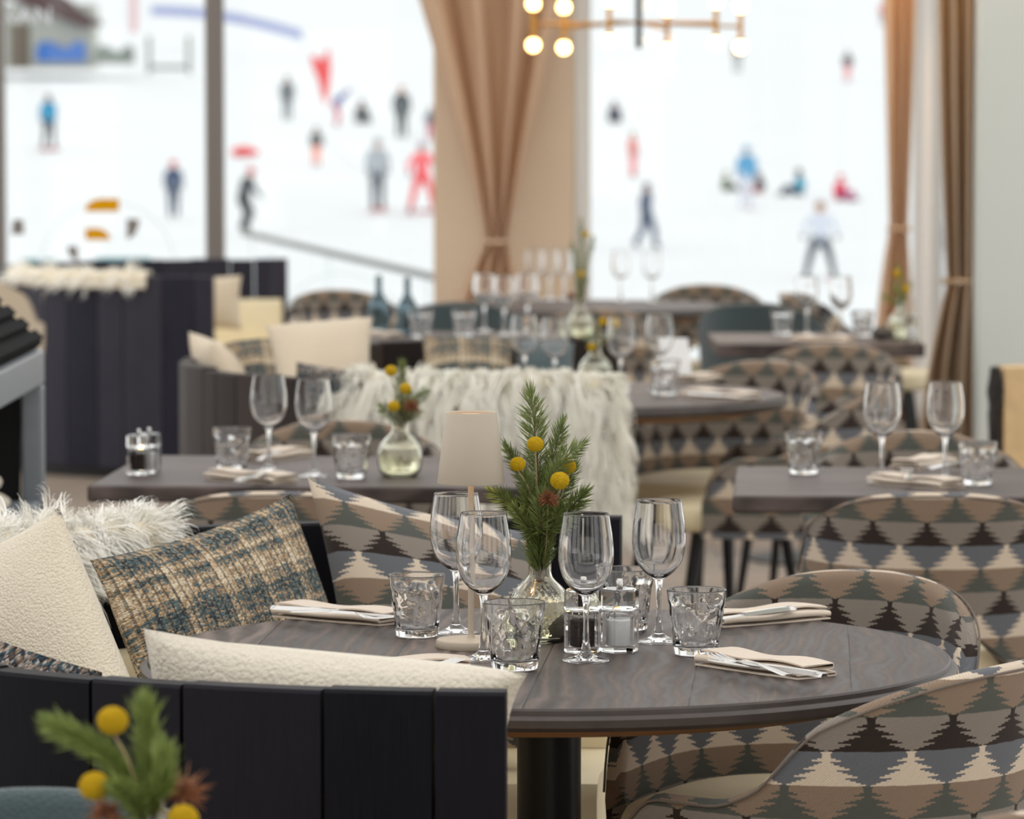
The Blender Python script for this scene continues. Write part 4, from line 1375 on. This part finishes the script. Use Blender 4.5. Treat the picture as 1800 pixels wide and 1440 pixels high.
billy(fpt(198, 1267, -.03), fi, 'highest blurred yellow flower in the foreground', gfb, .0142, fpt(228, 1345, -.03), 31)
billy(fpt(166, 1382, -.04), fi + Vector((-.003, 0, 0)), 'left lower blurred yellow flower in the foreground', gfb, .0142, fpt(220, 1400, -.03), 32)
billy(fpt(322, 1440, -.05), fi + Vector((.004, 0, 0)), 'yellow flower cut by the bottom edge in the foreground', gfb, .0142, fpt(285, 1425, -.03), 33)
dried_head(fpt(322, 1395, .0), fi + Vector((.005, 0, 0)), 'brown dried leaves right of the foreground fir sprigs', None, .022, 41, 46, 1.3)
dried_head(fpt(185, 1432, -.02), fi + Vector((-.005, 0, 0)), 'brown dried leaves at the bottom left of the foreground vase', None, .018, 42, 40, 1.3)

# ---------------------------------------------------------------- curtains, chandelier
def cx(u, Y): return (u - 900) / F * Y
curtain('beige curtain tied back in front of the middle column', cx(640, 20.6), cx(1075, 20.6), cx(853, 20.6), cx(893, 20.6), cx(772, 20.6), cx(925, 20.6), 20.62, 2.95, P(870, 425, 20.6).z, .02, MT['curtain'], .11, 4, 1.1)
curtain('orange lit beige curtain tied back right of the big window', cx(1540, 20.5), cx(1622, 20.5), cx(1563, 20.5), cx(1597, 20.5), cx(1535, 20.5), cx(1608, 20.5), 20.5, 2.95, P(1578, 402, 20.5).z, .02, MT['curtain'], .07, 2.6, 1.0, seed=3)
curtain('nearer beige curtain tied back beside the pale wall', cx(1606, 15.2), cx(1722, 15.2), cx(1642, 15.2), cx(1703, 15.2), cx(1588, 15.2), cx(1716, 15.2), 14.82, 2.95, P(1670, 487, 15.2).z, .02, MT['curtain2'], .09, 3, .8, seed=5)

chx, chy = cx(1122, 17), 17.0
r = thing('chandelier', 'brass chandelier with small warm globe bulbs hanging at top right', 'chandelier', (chx, chy, 0))
zb = P(1122, 40, 17).z
obj('pole', tube([(0, 0, 2.96), (0, 0, P(1122, 85, 17).z)], .0125, 12), MT['black'], r)
obj('ceiling_plate', lathe([(0, 2.96), (.07, 2.96), (.07, 2.995), (0, 2.995)], 32), MT['black'], r)
rods = [(937, 8, 80, -1), (992, 10, 82, 1), (1067, 4, 75, -1), (1177, 13, 86, 1), (1252, 6, 78, -1), (1303, 10, 82, 1)]
for tier in (0, .36):
    for k, (u, v0, v1, sg) in enumerate(rods):
        x = cx(u, 17) - chx
        y = sg * math.sqrt(max(.02, .44 ** 2 - x * x)) * .75
        za, zc = P(u, v1, 17).z + tier, P(u, v0, 17).z + tier
        zm = (za + zc) / 2
        obj('arm', tube([(0, 0, zb + tier), (x, y, zm)], .006, 8), MT['brass'], r)
        rod = obj('rod', tube([(x, y, za), (x, y, zc)], .010, 10), MT['brass'], r)
        for z in (za, zc):
            obj('globe_bulb', lathe([(.026 * math.sin(t), -.026 * math.cos(t)) for t in np.linspace(0, PI, 14)], 20, None, (x, y, z)), MT['bulb'], rod)

# ---------------------------------------------------------------- grey unit at the left, firewood at the right
r = thing('serving_unit', 'grey framed serving unit with slatted black top at the left edge', 'cabinet', (-1.40, 9.1, 0))
def lb(name, x0, x1, y0, y1, z0, z1, m, par=r): return bevel(obj(name, box(((x0 + x1) / 2 + 1.40, (y0 + y1) / 2 - 9.1, (z0 + z1) / 2), (x1 - x0, y1 - y0, z1 - z0)), MT[m], par, False), .006)
lb('top_rail', -1.75, -1.075, 8.3, 9.8, .885, .965, 'greymetal')
lb('corner_post', -1.125, -1.075, 9.752, 9.80, 0, .884, 'greymetal')
lb('corner_post', -1.125, -1.075, 8.3, 8.35, 0, .884, 'greymetal')
lb('corner_post', -1.75, -1.70, 9.752, 9.80, 0, .884, 'greymetal')
lb('corner_post', -1.75, -1.70, 8.3, 8.35, 0, .884, 'greymetal')
lb('back_panel', -1.73, -1.715, 8.36, 9.75, .03, .884, 'blackin')
lb('end_panel', -1.69, -1.13, 9.765, 9.785, .03, .884, 'blackin')
lb('shelf', -1.71, -1.08, 8.36, 9.74, .60, .62, 'greymetal')
lb('shelf', -1.71, -1.08, 8.36, 9.74, .22, .24, 'greymetal')
tl = obj('slatted_top', box((0, 0, 0), (.50, 1.2, .02)), MT['mattblack'], r, False)
tl.location = (.13, .08, 1.142); tl.rotation_euler = (0, R(42), 0)
mb = MB()
for k in range(12): mb.add(*box((-.23 + k * .042, 0, .016), (.026, 1.18, .012)))
mb.build('slats', MT['mattblack'], tl, False)
fur_rows = []
o = None
mb = MB()
for k in range(4):
    rr = []
    for i in range(13):
        t = PI * i / 12
        rr.append([((.16 - .02 * k) * math.sin(t) ** .6 * math.cos(a) * (1 + .08 * math.sin(3 * a + k)), (.2 - .02 * k) * math.sin(t) ** .6 * math.sin(a), .028 * k * 1.6 + .03 - .03 * math.cos(t) + .006 * math.sin(4 * a + k)) for a in np.linspace(0, 2 * PI, 25)[:-1]])
    mb.add(*grid(rr, False, True))
o = mb.build('folded_blanket', MT['cream'], None, ang=180)
o.location = (-1.26, 9.25, .622)
tag(o, 'rumpled cream blanket on the shelf of the grey serving unit', 'blanket')

def make_log():
    r = empty('split_log')
    n = 14
    prof = [(math.cos(a), math.sin(a)) for a in np.linspace(R(-100), R(100), n)]
    rows = []
    for k in range(13):
        z = .80 * k / 12
        rg = random.Random(k)
        rows.append([(-.10 * c * (1 + .1 * math.sin(k * 1.3 + i)) + .02, .12 * s * (1 + .08 * math.sin(k * 2.1 + i * 1.7)), z) for i, (c, s) in enumerate(prof)])
    v, f = grid(rows)
    o = obj('bark', (v, f), MT['bark'], r, ang=50)
    sm = o.modifiers.new('Solidify', 'SOLIDIFY'); sm.thickness = .012
    poly = [(-.085 * math.cos(a) + .02, .105 * math.sin(a)) for a in np.linspace(R(-98), R(98), 12)] + [(.075, .02)]
    obj('wood', prism(poly, .002, .802), MT['split'], r, ang=30)
    return r
LG = Stock(make_log, 'log', 'split logs standing by the pale wall')
LG.put((1.45, 11.9, 0), -1.15, 'split log with dark bark standing at the right edge by pale wall')
LG.put((1.78, 12.35, 0), -.5, 'second split log behind the bark covered one at right edge', None, 1.1)

# ---------------------------------------------------------------- stickers on the glass
def decal(name, pts, mat, label, group='stickers on the left window'):
    v, f = prism([((u - 900) / F * (WY - .004), P(u, w, WY - .004).z) for u, w in pts], WY - .004, WY - .002, 'y')
    o = obj(name, (v, f), MT[mat], None, False)
    return tag(o, label, 'sticker', group)
def qarc(cx_, cy_, rx, ry, a0, a1, n=10): return [(cx_ + rx * math.cos(R(a)), cy_ + ry * math.sin(R(a))) for a in np.linspace(a0, a1, n)]
decal('window_sticker', [(210, 372), (210, 349)] + qarc(178, 372, 28, 23, 270, 180), 'decaly', 'larger ochre sticker with a rounded left corner on the left window')
decal('window_sticker', [(150, 422), (150, 401)] + qarc(170, 422, 24, 21, 270, 360), 'decaly', 'smaller ochre sticker with a rounded right corner on the left window')
decal('window_sticker', [(223, 385), (246, 385)] + qarc(223, 385, 22, 35, 0, 90), 'decalg', 'grey quarter round sticker right of the ochre ones on the left window')
decal('window_sticker', [(137, 433), (118, 433)] + qarc(137, 433, 19, 25, 180, 90), 'decalg', 'grey quarter round sticker below left of the ochre ones on window')
decal('window_sticker', [(24, 386), (41, 386), (43, 412), (20, 412)], 'decalg', 'small grey lamp shade made as a flat piece at the far left of the window')  # stands in for a lamp shade, cut flat on the pane
tc = bpy.data.curves.new('lettering', 'FONT')
tc.body = 'KAN'; tc.size = .115; tc.extrude = .001; tc.space_character = 1.08
to = bpy.data.objects.new('lettering_tmp', tc)
COL.objects.link(to)
bpy.context.view_layer.update()
me = bpy.data.meshes.new_from_object(to.evaluated_get(bpy.context.evaluated_depsgraph_get()))
bpy.data.objects.remove(to)
o = bpy.data.objects.new('window_lettering', me)
COL.objects.link(o)
me.materials.clear(); me.materials.append(MT['letter'])
lp_ = P(2, 41, WY - .004)
o.location = lp_; o.rotation_euler = (R(90), 0, 0)
tag(o, 'white capital letters on the top left of the window', 'lettering')
# ---------------------------------------------------------------- outdoors
def T(Y):
    if Y < 31: return -.35
    if Y < 100: return -.35 + (-2.5 + .35) * (Y - 31) / 69
    if Y < 420: return -2.5 + .05 * (Y - 100)
    return 13.5 + .16 * (Y - 420)
rows = []
ys = [21.2, 25, 31, 40, 60, 80, 100, 130, 165, 210, 260, 320, 420, 520, 640, 800]
for y in ys:
    w = 14 + y * .32
    rows.append([(w * t, y, T(y) + .12 * math.sin(t * 9 + y * .05) * min(1, y / 120)) for t in np.linspace(-1, 1, 25)])
struct(obj('snow_slope', grid(rows), MT['snow'], ang=180))
def ground(u, v):
    lo, hi = 32.0, 780.0
    def g(Y): return P(u, v, Y).z - T(Y)
    Y = lo
    while Y < hi and g(Y) > 0: Y += 1
    return P(u, v, min(Y, hi))

# people: one continuous skinned body per pose, coloured by body zone
JN = ['pelvis', 'spine', 'chest', 'neck', 'head', 'crown', 'shL', 'elL', 'wrL', 'haL', 'shR', 'elR', 'wrR', 'haR', 'hiL', 'knL', 'anL', 'toL', 'hiR', 'knR', 'anR', 'toR']
BONES = [(0, 1), (1, 2), (2, 3), (3, 4), (4, 5), (2, 6), (6, 7), (7, 8), (8, 9), (2, 10), (10, 11), (11, 12), (12, 13), (0, 14), (14, 15), (15, 16), (16, 17), (0, 18), (18, 19), (19, 20), (20, 21)]
RAD = [.145, .14, .16, .065, .105, .085, .085, .065, .05, .05, .085, .065, .05, .05, .115, .085, .065, .055, .115, .085, .065, .055]
def stand():
    return dict(pelvis=(0, 0, .95), spine=(0, 0, 1.15), chest=(0, 0, 1.36), neck=(0, 0, 1.50), head=(0, -.02, 1.62), crown=(0, -.01, 1.72),
                shL=(.19, 0, 1.42), elL=(.26, .02, 1.16), wrL=(.25, -.08, .95), haL=(.24, -.12, .86), shR=(-.19, 0, 1.42), elR=(-.26, .02, 1.16), wrR=(-.25, -.08, .95), haR=(-.24, -.12, .86),
                hiL=(.10, 0, .90), knL=(.11, -.03, .5), anL=(.11, 0, .09), toL=(.11, -.16, .05), hiR=(-.10, 0, .90), knR=(-.11, -.03, .5), anR=(-.11, 0, .09), toR=(-.11, -.16, .05))
def pose(**k):
    d = stand(); d.update(k); return d
def lower(d, dz, dy=0, keys=('pelvis', 'spine', 'chest', 'neck', 'head', 'crown', 'shL', 'elL', 'wrL', 'haL', 'shR', 'elR', 'wrR', 'haR', 'hiL', 'hiR')):
    for k in keys: d[k] = (d[k][0], d[k][1] + dy, d[k][2] - dz)
    return d
def lean(d, a):
    for k in ('spine', 'chest', 'neck', 'head', 'crown', 'shL', 'elL', 'wrL', 'haL', 'shR', 'elR', 'wrR', 'haR'):
        x, y, z = d[k]; z -= .95
        d[k] = (x, y * math.cos(a) - z * math.sin(a), .95 + y * math.sin(a) + z * math.cos(a))
    return d
POSES = {
    'stand': pose(),
    'walk': pose(knL=(.1, -.2, .52), anL=(.1, -.22, .1), toL=(.1, -.38, .07), knR=(-.1, .05, .5), anR=(-.1, .30, .16), toR=(-.1, .18, .06), elL=(.24, .14, 1.18), wrL=(.22, .1, .96), haL=(.22, .06, .88)),
    'ski': lower(lean(pose(knL=(.14, -.2, .48), anL=(.14, 0, .09), knR=(-.14, -.2, .48), anR=(-.14, 0, .09), toL=(.14, -.16, .05), toR=(-.14, -.16, .05), elL=(.34, -.1, 1.2), wrL=(.38, -.3, 1.1), haL=(.38, -.36, 1.08), elR=(-.34, -.1, 1.2), wrR=(-.38, -.3, 1.1), haR=(-.38, -.36, 1.08)), .35), .1, .02),
    'wide': pose(hiL=(.12, 0, .88), knL=(.24, -.05, .48), anL=(.32, 0, .09), toL=(.36, -.15, .05), hiR=(-.12, 0, .88), knR=(-.24, -.05, .48), anR=(-.32, 0, .09), toR=(-.36, -.15, .05), elL=(.36, 0, 1.2), wrL=(.38, -.12, 1.0), haL=(.38, -.16, .92), elR=(-.36, 0, 1.2), wrR=(-.38, -.12, 1.0), haR=(-.38, -.16, .92)),
    'sit': lower(pose(knL=(.14, -.42, .40), anL=(.13, -.62, .08), toL=(.13, -.78, .12), knR=(-.14, -.42, .40), anR=(-.13, -.62, .08), toR=(-.13, -.78, .12), elL=(.28, .1, 1.18), wrL=(.25, -.18, 1.08), haL=(.22, -.26, 1.06)), .80),
    'bend': lower(lean(pose(elL=(.22, -.1, 1.12), wrL=(.18, -.16, .9), haL=(.16, -.18, .82), elR=(-.22, -.1, 1.12), wrR=(-.18, -.16, .9), haR=(-.16, -.18, .82), knL=(.12, -.12, .5), knR=(-.12, -.12, .5)), .85), .04, .05),
}
PM = {}
def cloth(name, c): return plain(name, c, .8, var=.05)
CL = {}
def cmat(c):
    if c not in CL: CL[c] = cloth('cloth_' + c, c)
    return CL[c]
def body_mesh(ps):
    if ps in PM: return PM[ps]
    d = POSES[ps]
    me = bpy.data.meshes.new('body_' + ps)
    me.from_pydata([d[j] for j in JN], BONES, [])
    o = bpy.data.objects.new('tmp', me)
    COL.objects.link(o)
    o.modifiers.new('Skin', 'SKIN'); 
    if not me.skin_vertices: 
        me.attributes.new('skin', 'SKIN', 'POINT') if False else None
    sv = me.skin_vertices[0].data
    for i, r_ in enumerate(q * 1.16 for q in RAD):
        sv[i].radius = (r_, r_ * .85)
        sv[i].use_root = (i == 0)
    s = o.modifiers.new('Sub', 'SUBSURF'); s.levels = 2; s.render_levels = 2
    bpy.context.view_layer.update()
    m2 = bpy.data.meshes.new_from_object(o.evaluated_get(bpy.context.evaluated_depsgraph_get()))
    bpy.data.objects.remove(o)
    J = [np.array(d[j]) for j in JN]
    zone = {**{b: 0 for b in range(21)}, 3: 2, 4: 2, 8: 3, 12: 3, 13: 1, 14: 1, 15: 1, 17: 1, 18: 1, 19: 1, 16: 3, 20: 3}
    m2.materials.clear()
    for k in range(4): m2.materials.append(MT['skin'] if k == 2 else MT['black'])
    idx = []
    for p in m2.polygons:
        c = np.array(p.center)
        best, bz = 9, 0
        for bi, (a, b) in enumerate(BONES):
            ab = J[b] - J[a]
            t = max(0, min(1, float((c - J[a]) @ ab / (ab @ ab))))
            dd = np.linalg.norm(c - J[a] - ab * t) - (RAD[a] * (1 - t) + RAD[b] * t)
            if dd < best: best, bz = dd, zone[bi]
        idx.append(bz)
    m2.polygons.foreach_set('material_index', idx)
    m2.polygons.foreach_set('use_smooth', [True] * len(idx))
    PM[ps] = m2
    return m2
SKI = None
def person(u, v, hpx, ps, jacket, legs, hat, label, rz=0, skis=False, grp=None):
    g = ground(u, v)
    s = F / g.y
    full = {'sit': 1.02, 'ski': 1.5, 'bend': 1.35}.get(ps, 1.76)
    sc = max(.55, min(1.18, hpx / s / full))
    r = thing('person', label, 'person', (g.x, g.y, T(g.y) + .02), R(rz), 'people on the snow')
    r.scale = (sc,) * 3
    b = bpy.data.objects.new('body', body_mesh(ps).copy())
    COL.objects.link(b); b.parent = r
    for k, m in ((0, cmat(jacket)), (1, cmat(legs)), (2, MT['skin']), (3, MT['black'])):
        b.data.materials[k] = m
    h = Vector(POSES[ps]['head']); c = Vector(POSES[ps]['crown'])
    dr = (c - h).normalized()
    vv, ff, uu = lathe([(.125 * math.cos(t), .13 * math.sin(t)) for t in np.linspace(-.15, PI / 2 - .001, 8)] + [(0, .13)], 20)
    q = Vector((0, 0, 1)).rotation_difference(dr).to_matrix()
    obj('helmet', ([q @ Vector(x) + h + dr * .035 for x in vv], ff, uu), cmat(hat), r)
    if skis:
        for k in ('L', 'R'):
            a = Vector(POSES[ps]['an' + k])
            dx = (Vector(POSES[ps]['to' + k]) - a); dx.z = 0; dx.normalize()
            pts = [a + dx * t + Vector((0, 0, zz - a.z)) for t, zz in ((-.75, .02), (0, .012), (.6, .015), (.78, .03), (.88, .08))]
            obj('ski', strip3([(0, .05, 0, .015), (1, .05, 0, .015)]) if False else tube(pts, [.03, .035, .035, .03, .015], 6), cmat('c03030' if k == 'L' else 'c03030'), r)
    return r
PEOPLE = [
    (86, 265, 96, 'walk', '1690bd', '3a3f4a', '6a6a70', 'person in bright blue jacket walking on the snow at far left', 20, True),
    (305, 384, 100, 'stand', '33476b', '33445f', 'c8405a', 'person in navy suit and red hat standing left of the grey post', 180, False),
    (427, 411, 104, 'ski', '343a42', '2c3238', 'c25060', 'person in black with red hat just right of the grey post', 70, False),
    (505, 215, 78, 'stand', '5c6468', '566064', '70757a', 'person in grey standing high on the slope left of red flag', 10, False),
    (556, 296, 70, 'stand', '3c4a4a', 'f08a70', '404848', 'person in dark top and orange trousers below the red flag', 0, False),
    (590, 225, 62, 'bend', '3b58a8', 'd04a60', '6a78b8', 'person in blue jacket bending beside the red flag', 90, False),
    (636, 222, 46, 'sit', '4a5050', '555c5c', '484c4c', 'small dark figure sitting high on the slope', 20, False),
    (706, 246, 92, 'stand', '404a50', '384248', 'c49a90', 'dark figure standing high on slope left of the beige column', 0, False),
    (664, 374, 132, 'stand', 'a4aeb6', '42505f', '9aa4ac', 'tall person in pale grey jacket and dark trousers before the column', 175, True),
    (742, 376, 122, 'wide', 'f07078', 'e85058', '9a8aa0', 'person in red ski suit at the left edge of the column', 20, True),
    (757, 250, 60, 'stand', '4a5a6a', 'c05068', '506070', 'person in blue grey half hidden behind the column edge', 0, False),
    (1080, 218, 42, 'sit', '3a3c52', '30344a', '34384a', 'small dark blue figure sitting high on the slope right of column', 10, False),
    (1112, 318, 82, 'stand', 'd8766c', 'e89090', '9a9a88', 'person in faded red at the left of the large window', 60, False),
    (1136, 440, 116, 'walk', '46536e', '4a5a74', '3c465c', 'person in navy walking near the left of the large window', 60, False),
    (1296, 128, 50, 'bend', 'b09080', '98a0a0', '8a6a50', 'small brown figure high on slope below the chandelier', 0, False),
    (1490, 145, 54, 'stand', '4a4650', 'e8868c', '3e4048', 'small figure with red trousers high on slope at right', 0, False),
    (1312, 372, 112, 'stand', '58a0cc', 'd4d8e4', '6aa8cc', 'person in light blue jacket standing behind the seated group', 190, True),
    (1275, 345, 40, 'sit', '58703c', '38423c', '50603c', 'person in green lying at the left of the seated group', 60, False),
    (1335, 347, 42, 'sit', '3a3e50', 'd86a60', '303444', 'person in dark jacket sitting right of the light blue one', 300, False),
    (1405, 352, 54, 'sit', '3ba0bc', '34405c', '3e4c58', 'person in teal jacket sitting in the snow group', 290, False),
    (1477, 358, 52, 'sit', 'e04a64', 'b85080', 'd85068', 'person in pink red suit sitting at right of the group', 40, False),
    (1441, 500, 138, 'wide', 'd2d8e6', '3c4654', '9a7a70', 'skier in white jacket and dark trousers nearest the window', 0, True),
    (1552, 45, 40, 'stand', 'd86a70', '8a6a70', 'a06a70', 'tiny red figure at the top beside the right curtain', 0, False),
]
for a in PEOPLE: person(*a[:8], rz=a[8], skis=a[9])

# hut
g = P(60, 108, 215)
zt = T(215)
r = thing('mountain_hut', 'small hut with dark sloping roof at the top left', 'hut', (g.x, 215, g.z - .35))
obj('wall', box((.9, 0, 1.6), (4.4, 3, 3.2)), MT['render_'], r, False)
v, f = prism([(-6, 4.2), (-1.5, 5.6), (3.3, 2.35), (2.9, 1.95), (-1.5, 3.6)], -2.2, 2.2, 'y')
obj('roof', ([(a, b, c) for a, b, c in v], f), MT['roof'], r, False)
obj('door', box((-.55, -1.54, 1.1), (.95, .08, 2.2)), MT['door'], r, False)
obj('wall_wing', box((-2.6, .2, 1.4), (2.6, 2.4, 2.8)), MT['white'], r, False)
def bank(name, u0, u1, v, Y, h, d, mat, label, cat, bow=.0):
    a, b = P(u0, v, Y), P(u1, v, Y)
    n = 16
    rows = []
    for i in range(n + 1):
        t = i / n
        x = a.x + (b.x - a.x) * t
        rows.append([(x - (a.x + b.x) / 2, -d / 2, 0), (x - (a.x + b.x) / 2, -d * .35, h * (.75 + .25 * math.sin(t * 9))), (x - (a.x + b.x) / 2, d * .35, h * (.8 + .2 * math.sin(t * 7))), (x - (a.x + b.x) / 2, d / 2, 0)])
    vv, ff = grid(rows, False, True)
    ff += [tuple(reversed(range(4))), tuple(n * 4 + i for i in range(4))]
    o = obj(name, (vv, ff), MT[mat], None, False)
    o.location = ((a.x + b.x) / 2, Y, min(a.z, b.z))
    return tag(o, label, cat)
bank('tarpaulin', 66, 150, 108, 212, 1.0, 1.4, 'blue', 'blue tarpaulin on the snow in front of the hut', 'tarpaulin')
bank('dark_heap', 168, 235, 112, 212, .9, 1.2, 'lift', 'dark green grey heap right of the blue tarpaulin', 'heap')
# conveyor gate
a, b = P(262, 122, 205), P(332, 122, 205)
r = thing('conveyor_gate', 'pale grey metal gate frame on the slope left of the post', 'gate', ((a.x + b.x) / 2, 205, a.z))
w = b.x - a.x
for sx in (-1, 1): obj('gate_post', tube([(sx * w / 2, 0, -.2), (sx * w / 2, 0, 1.6)], .1, 8), MT['lift'], r)
obj('rail', tube([(-w / 2, 0, .1), (w / 2, 0, .1)], .1, 8), MT['lift'], r)
obj('rail', tube([(-w / 2, 0, 1.25), (w / 2, 0, 1.1)], .06, 8), MT['palegrey'], r)
# banner line
def line_thing(name, u0, v0, Y0, u1, v1, Y1, rad, mat, label, cat, n=8, sagv=0):
    a, b = P(u0, v0, Y0), P(u1, v1, Y1)
    pts = [a.lerp(b, i / 12) + Vector((0, 0, sagv * math.sin(i / 12 * PI))) for i in range(13)]
    o = obj(name, tube([p - a for p in pts], rad, n), MT[mat])
    o.location = a
    return tag(o, label, cat)
a, b = P(266, 18, 262), P(532, 62, 235)
pts = [a.lerp(b, i / 12) + Vector((0, 0, .35 * math.sin(i / 12 * PI))) for i in range(13)]
rows = [[tuple(p - a + Vector((0, .02, -.28))), tuple(p - a + Vector((0, .02, .28))), tuple(p - a + Vector((0, -.04, .28))), tuple(p - a + Vector((0, -.04, -.28)))] for p in pts]
r = thing('banner_fence', 'long blue banner fence running down the slope at upper left', 'fence', a)
vv, ff = grid(rows, False, True)
obj('banner', (vv, ff), MT['bluel'], r, False)
for k in (0, 4, 8, 12):
    p = pts[k] - a
    obj('post', tube([(p.x, p.y + .05, p.z + .3), (p.x, p.y + .05, T(pts[k].y) - a.z - .05)], .05, 6), MT['palegrey'], r)
# red flag / windsock
a = P(578, 262, 168)
r = thing('red_flag', 'tall red feather flag leaning on the slope', 'flag', (a.x, 168, T(168)))
def fl(u, v): 
    q = P(u, v, 168); return (q.x - a.x, q.z - T(168))
poly = [fl(u, v) for u, v in ((545, 95), (566, 105), (578, 82), (582, 120), (578, 160), (572, 185), (566, 170), (560, 140), (550, 120))]
vv, ff = prism(poly, -.06, .06, 'y')
obj('cloth', (vv, ff), MT['red'], r, False)
p1, p2 = fl(588, 240), fl(540, 80)
obj('flagpole', tube([(p1[0], .1, min(p1[1], 0)), (p2[0], .1, p2[1])], .06, 8), MT['palegrey'], r)
a = P(226, 60, 230)
r = thing('pink_flag', 'thin pink and white flag at the top right of the hut', 'flag', (a.x, 230, T(230)))
obj('flagpole', tube([(0, 0, 0), (0, 0, 10 - T(230) + 4)], .08, 8), MT['palegrey'], r)
obj('cloth', box((.25, 0, P(226, 15, 230).z - T(230)), (.5, .08, 2.6)), MT['pinkw'], r, False)
# red slope pad
a, b = P(398, 262, 150), P(445, 262, 150)
o = obj('slope_pad', tube([(-(b.x - a.x) * .5, 0, .16), (0, 0, .2), ((b.x - a.x) * .5, 0, .14)], [.14, .2, .08], 10), MT['red'])
o.location = ((a.x + b.x) / 2 + .2, 150, T(150)); tag(o, 'red padded marker lying on the snow right of the grey post', 'marker')
# terrace rail, benches, hoops, parasol
a, b = P(430, 410, 40), P(775, 490, 30)
r = thing('terrace_rail', 'dark handrail slanting down outside the middle window', 'railing', (a.x, a.y, 0))
obj('handrail', tube([(0, 0, a.z), (b.x - a.x, b.y - a.y, b.z)], .028, 10), MT['rail'], r)
for t in (.05, .5, .95):
    q = a.lerp(b, t)
    obj('rail_post', tube([(q.x - a.x, q.y - a.y, q.z), (q.x - a.x, q.y - a.y, T(q.y) - .02)], .015, 8), MT['palegrey'], r)
def tbench(u0, u1, v, Y, label):
    a, b = P(u0, v, Y), P(u1, v, Y)
    zf = T(Y) if Y > 31 else -.02
    r = thing('terrace_bench', label, 'bench', ((a.x + b.x) / 2, Y, zf))
    w = b.x - a.x
    obj('seat', box((0, 0, a.z - zf), (w, .3, .06)), MT['tealw'], r, False)
    for sx in (-1, 1): obj('leg', box((sx * w * .4, 0, (a.z - zf - .03) / 2), (.06, .26, a.z - zf - .03)), MT['palegrey'], r, False)
    return r
tbench(170, 262, 462, 27, 'teal topped bench on the terrace below the ochre stickers')
tbench(40, 95, 464, 28, 'faded teal bench on the terrace at the far left')
o = obj('terrace_strut', tube([(0, 0, 0), (.1, 0, 0)], .02), MT['tealw']) if False else None
def hoop(u, v, rpx, Y, label):
    a = P(u, v, Y); rr = rpx * Y / F
    zf = -.02
    r = thing('arched_hoop', label, 'hoop', (a.x, Y, zf))
    obj('arch', tube([(rr * math.cos(t), 0, max(0, a.z - zf) + rr * math.sin(t)) for t in np.linspace(0, PI, 25)], .011, 8), MT['palegrey'], r)
    for sx in (-1, 1): obj('leg', tube([(sx * rr, 0, 0), (sx * rr, 0, max(.02, a.z - zf))], .022, 8), MT['palegrey'], r)
hoop(190, 470, 118, 26, 'pale arched hoop standing on the terrace at left')
hoop(600, 590, 112, 26.5, 'pale arched hoop standing on the terrace outside the middle window')
a = P(476, 600, 29)
r = thing('closed_parasol', 'pale blue closed parasol on the terrace right of the post', 'parasol', (a.x, 29, -.02))
obj('canopy', lathe([(.03, .1), (.095, .12), (.09, .3), (.06, .5), (.012, .56)], 24), plain('parasol_cloth', (190, 206, 214), .9), r)
obj('pole', tube([(0, 0, .02), (0, 0, .58)], .02, 10), MT['palegrey'], r)
obj('foot', lathe([(0, 0), (.2, 0), (.2, .05), (0, .05)], 24), MT['palegrey'], r)

# ---------------------------------------------------------------- light and camera
W = bpy.data.worlds.new('sky'); SC.world = W
W.use_nodes = True
bg = W.node_tree.nodes['Background']
bg.inputs[0].default_value = (1, .992, .975, 1); bg.inputs[1].default_value = 1.0
def lamp(name, typ, loc, e, c, size=.1, rot=(0, 0, 0), **k):
    L = bpy.data.lights.new(name, typ); L.energy = e; L.color = c
    if typ == 'AREA': L.size = size
    elif typ != 'SUN': L.shadow_soft_size = size
    for a, b in k.items(): setattr(L, a, b)
    o = bpy.data.objects.new(name, L); o.location = loc; o.rotation_euler = rot
    COL.objects.link(o)
    return o
for i, x in enumerate((1.62, 2.0)):
    lamp('ceiling_spotlight', 'SPOT', (x - .15, 20.1 if i else 14.45, 2.9), 45, (1, .55, .22), .04, (R(8), R(-4), 0), spot_size=R(70), spot_blend=.6)
lampo = lp
lamp('shade_lamp', 'POINT', (lp.location.x, lp.location.y, .75 + .285), .3, (1, .78, .52), .012)
cam = bpy.data.cameras.new('camera')
co = bpy.data.objects.new('camera', cam)
COL.objects.link(co)
cam.sensor_width = 36; cam.sensor_fit = 'HORIZONTAL'
cam.lens = F * 36 / 1800
co.location = (0, 0, CZ)
co.rotation_euler = (R(90) - PITCH, 0, 0)
cam.clip_end = 2000
cam.dof.use_dof = True
cam.dof.focus_distance = 5.85
cam.dof.aperture_fstop = 7.5
SC.camera = co
vsn = SC.view_settings
vsn.view_transform = 'Standard'; vsn.look = 'None'; vsn.exposure = .52; vsn.gamma = 1; vsn.use_curve_mapping = False
SC.cycles.max_bounces = 14; SC.cycles.transmission_bounces = 14; SC.cycles.transparent_max_bounces = 16
SC.cycles.sample_clamp_indirect = 6
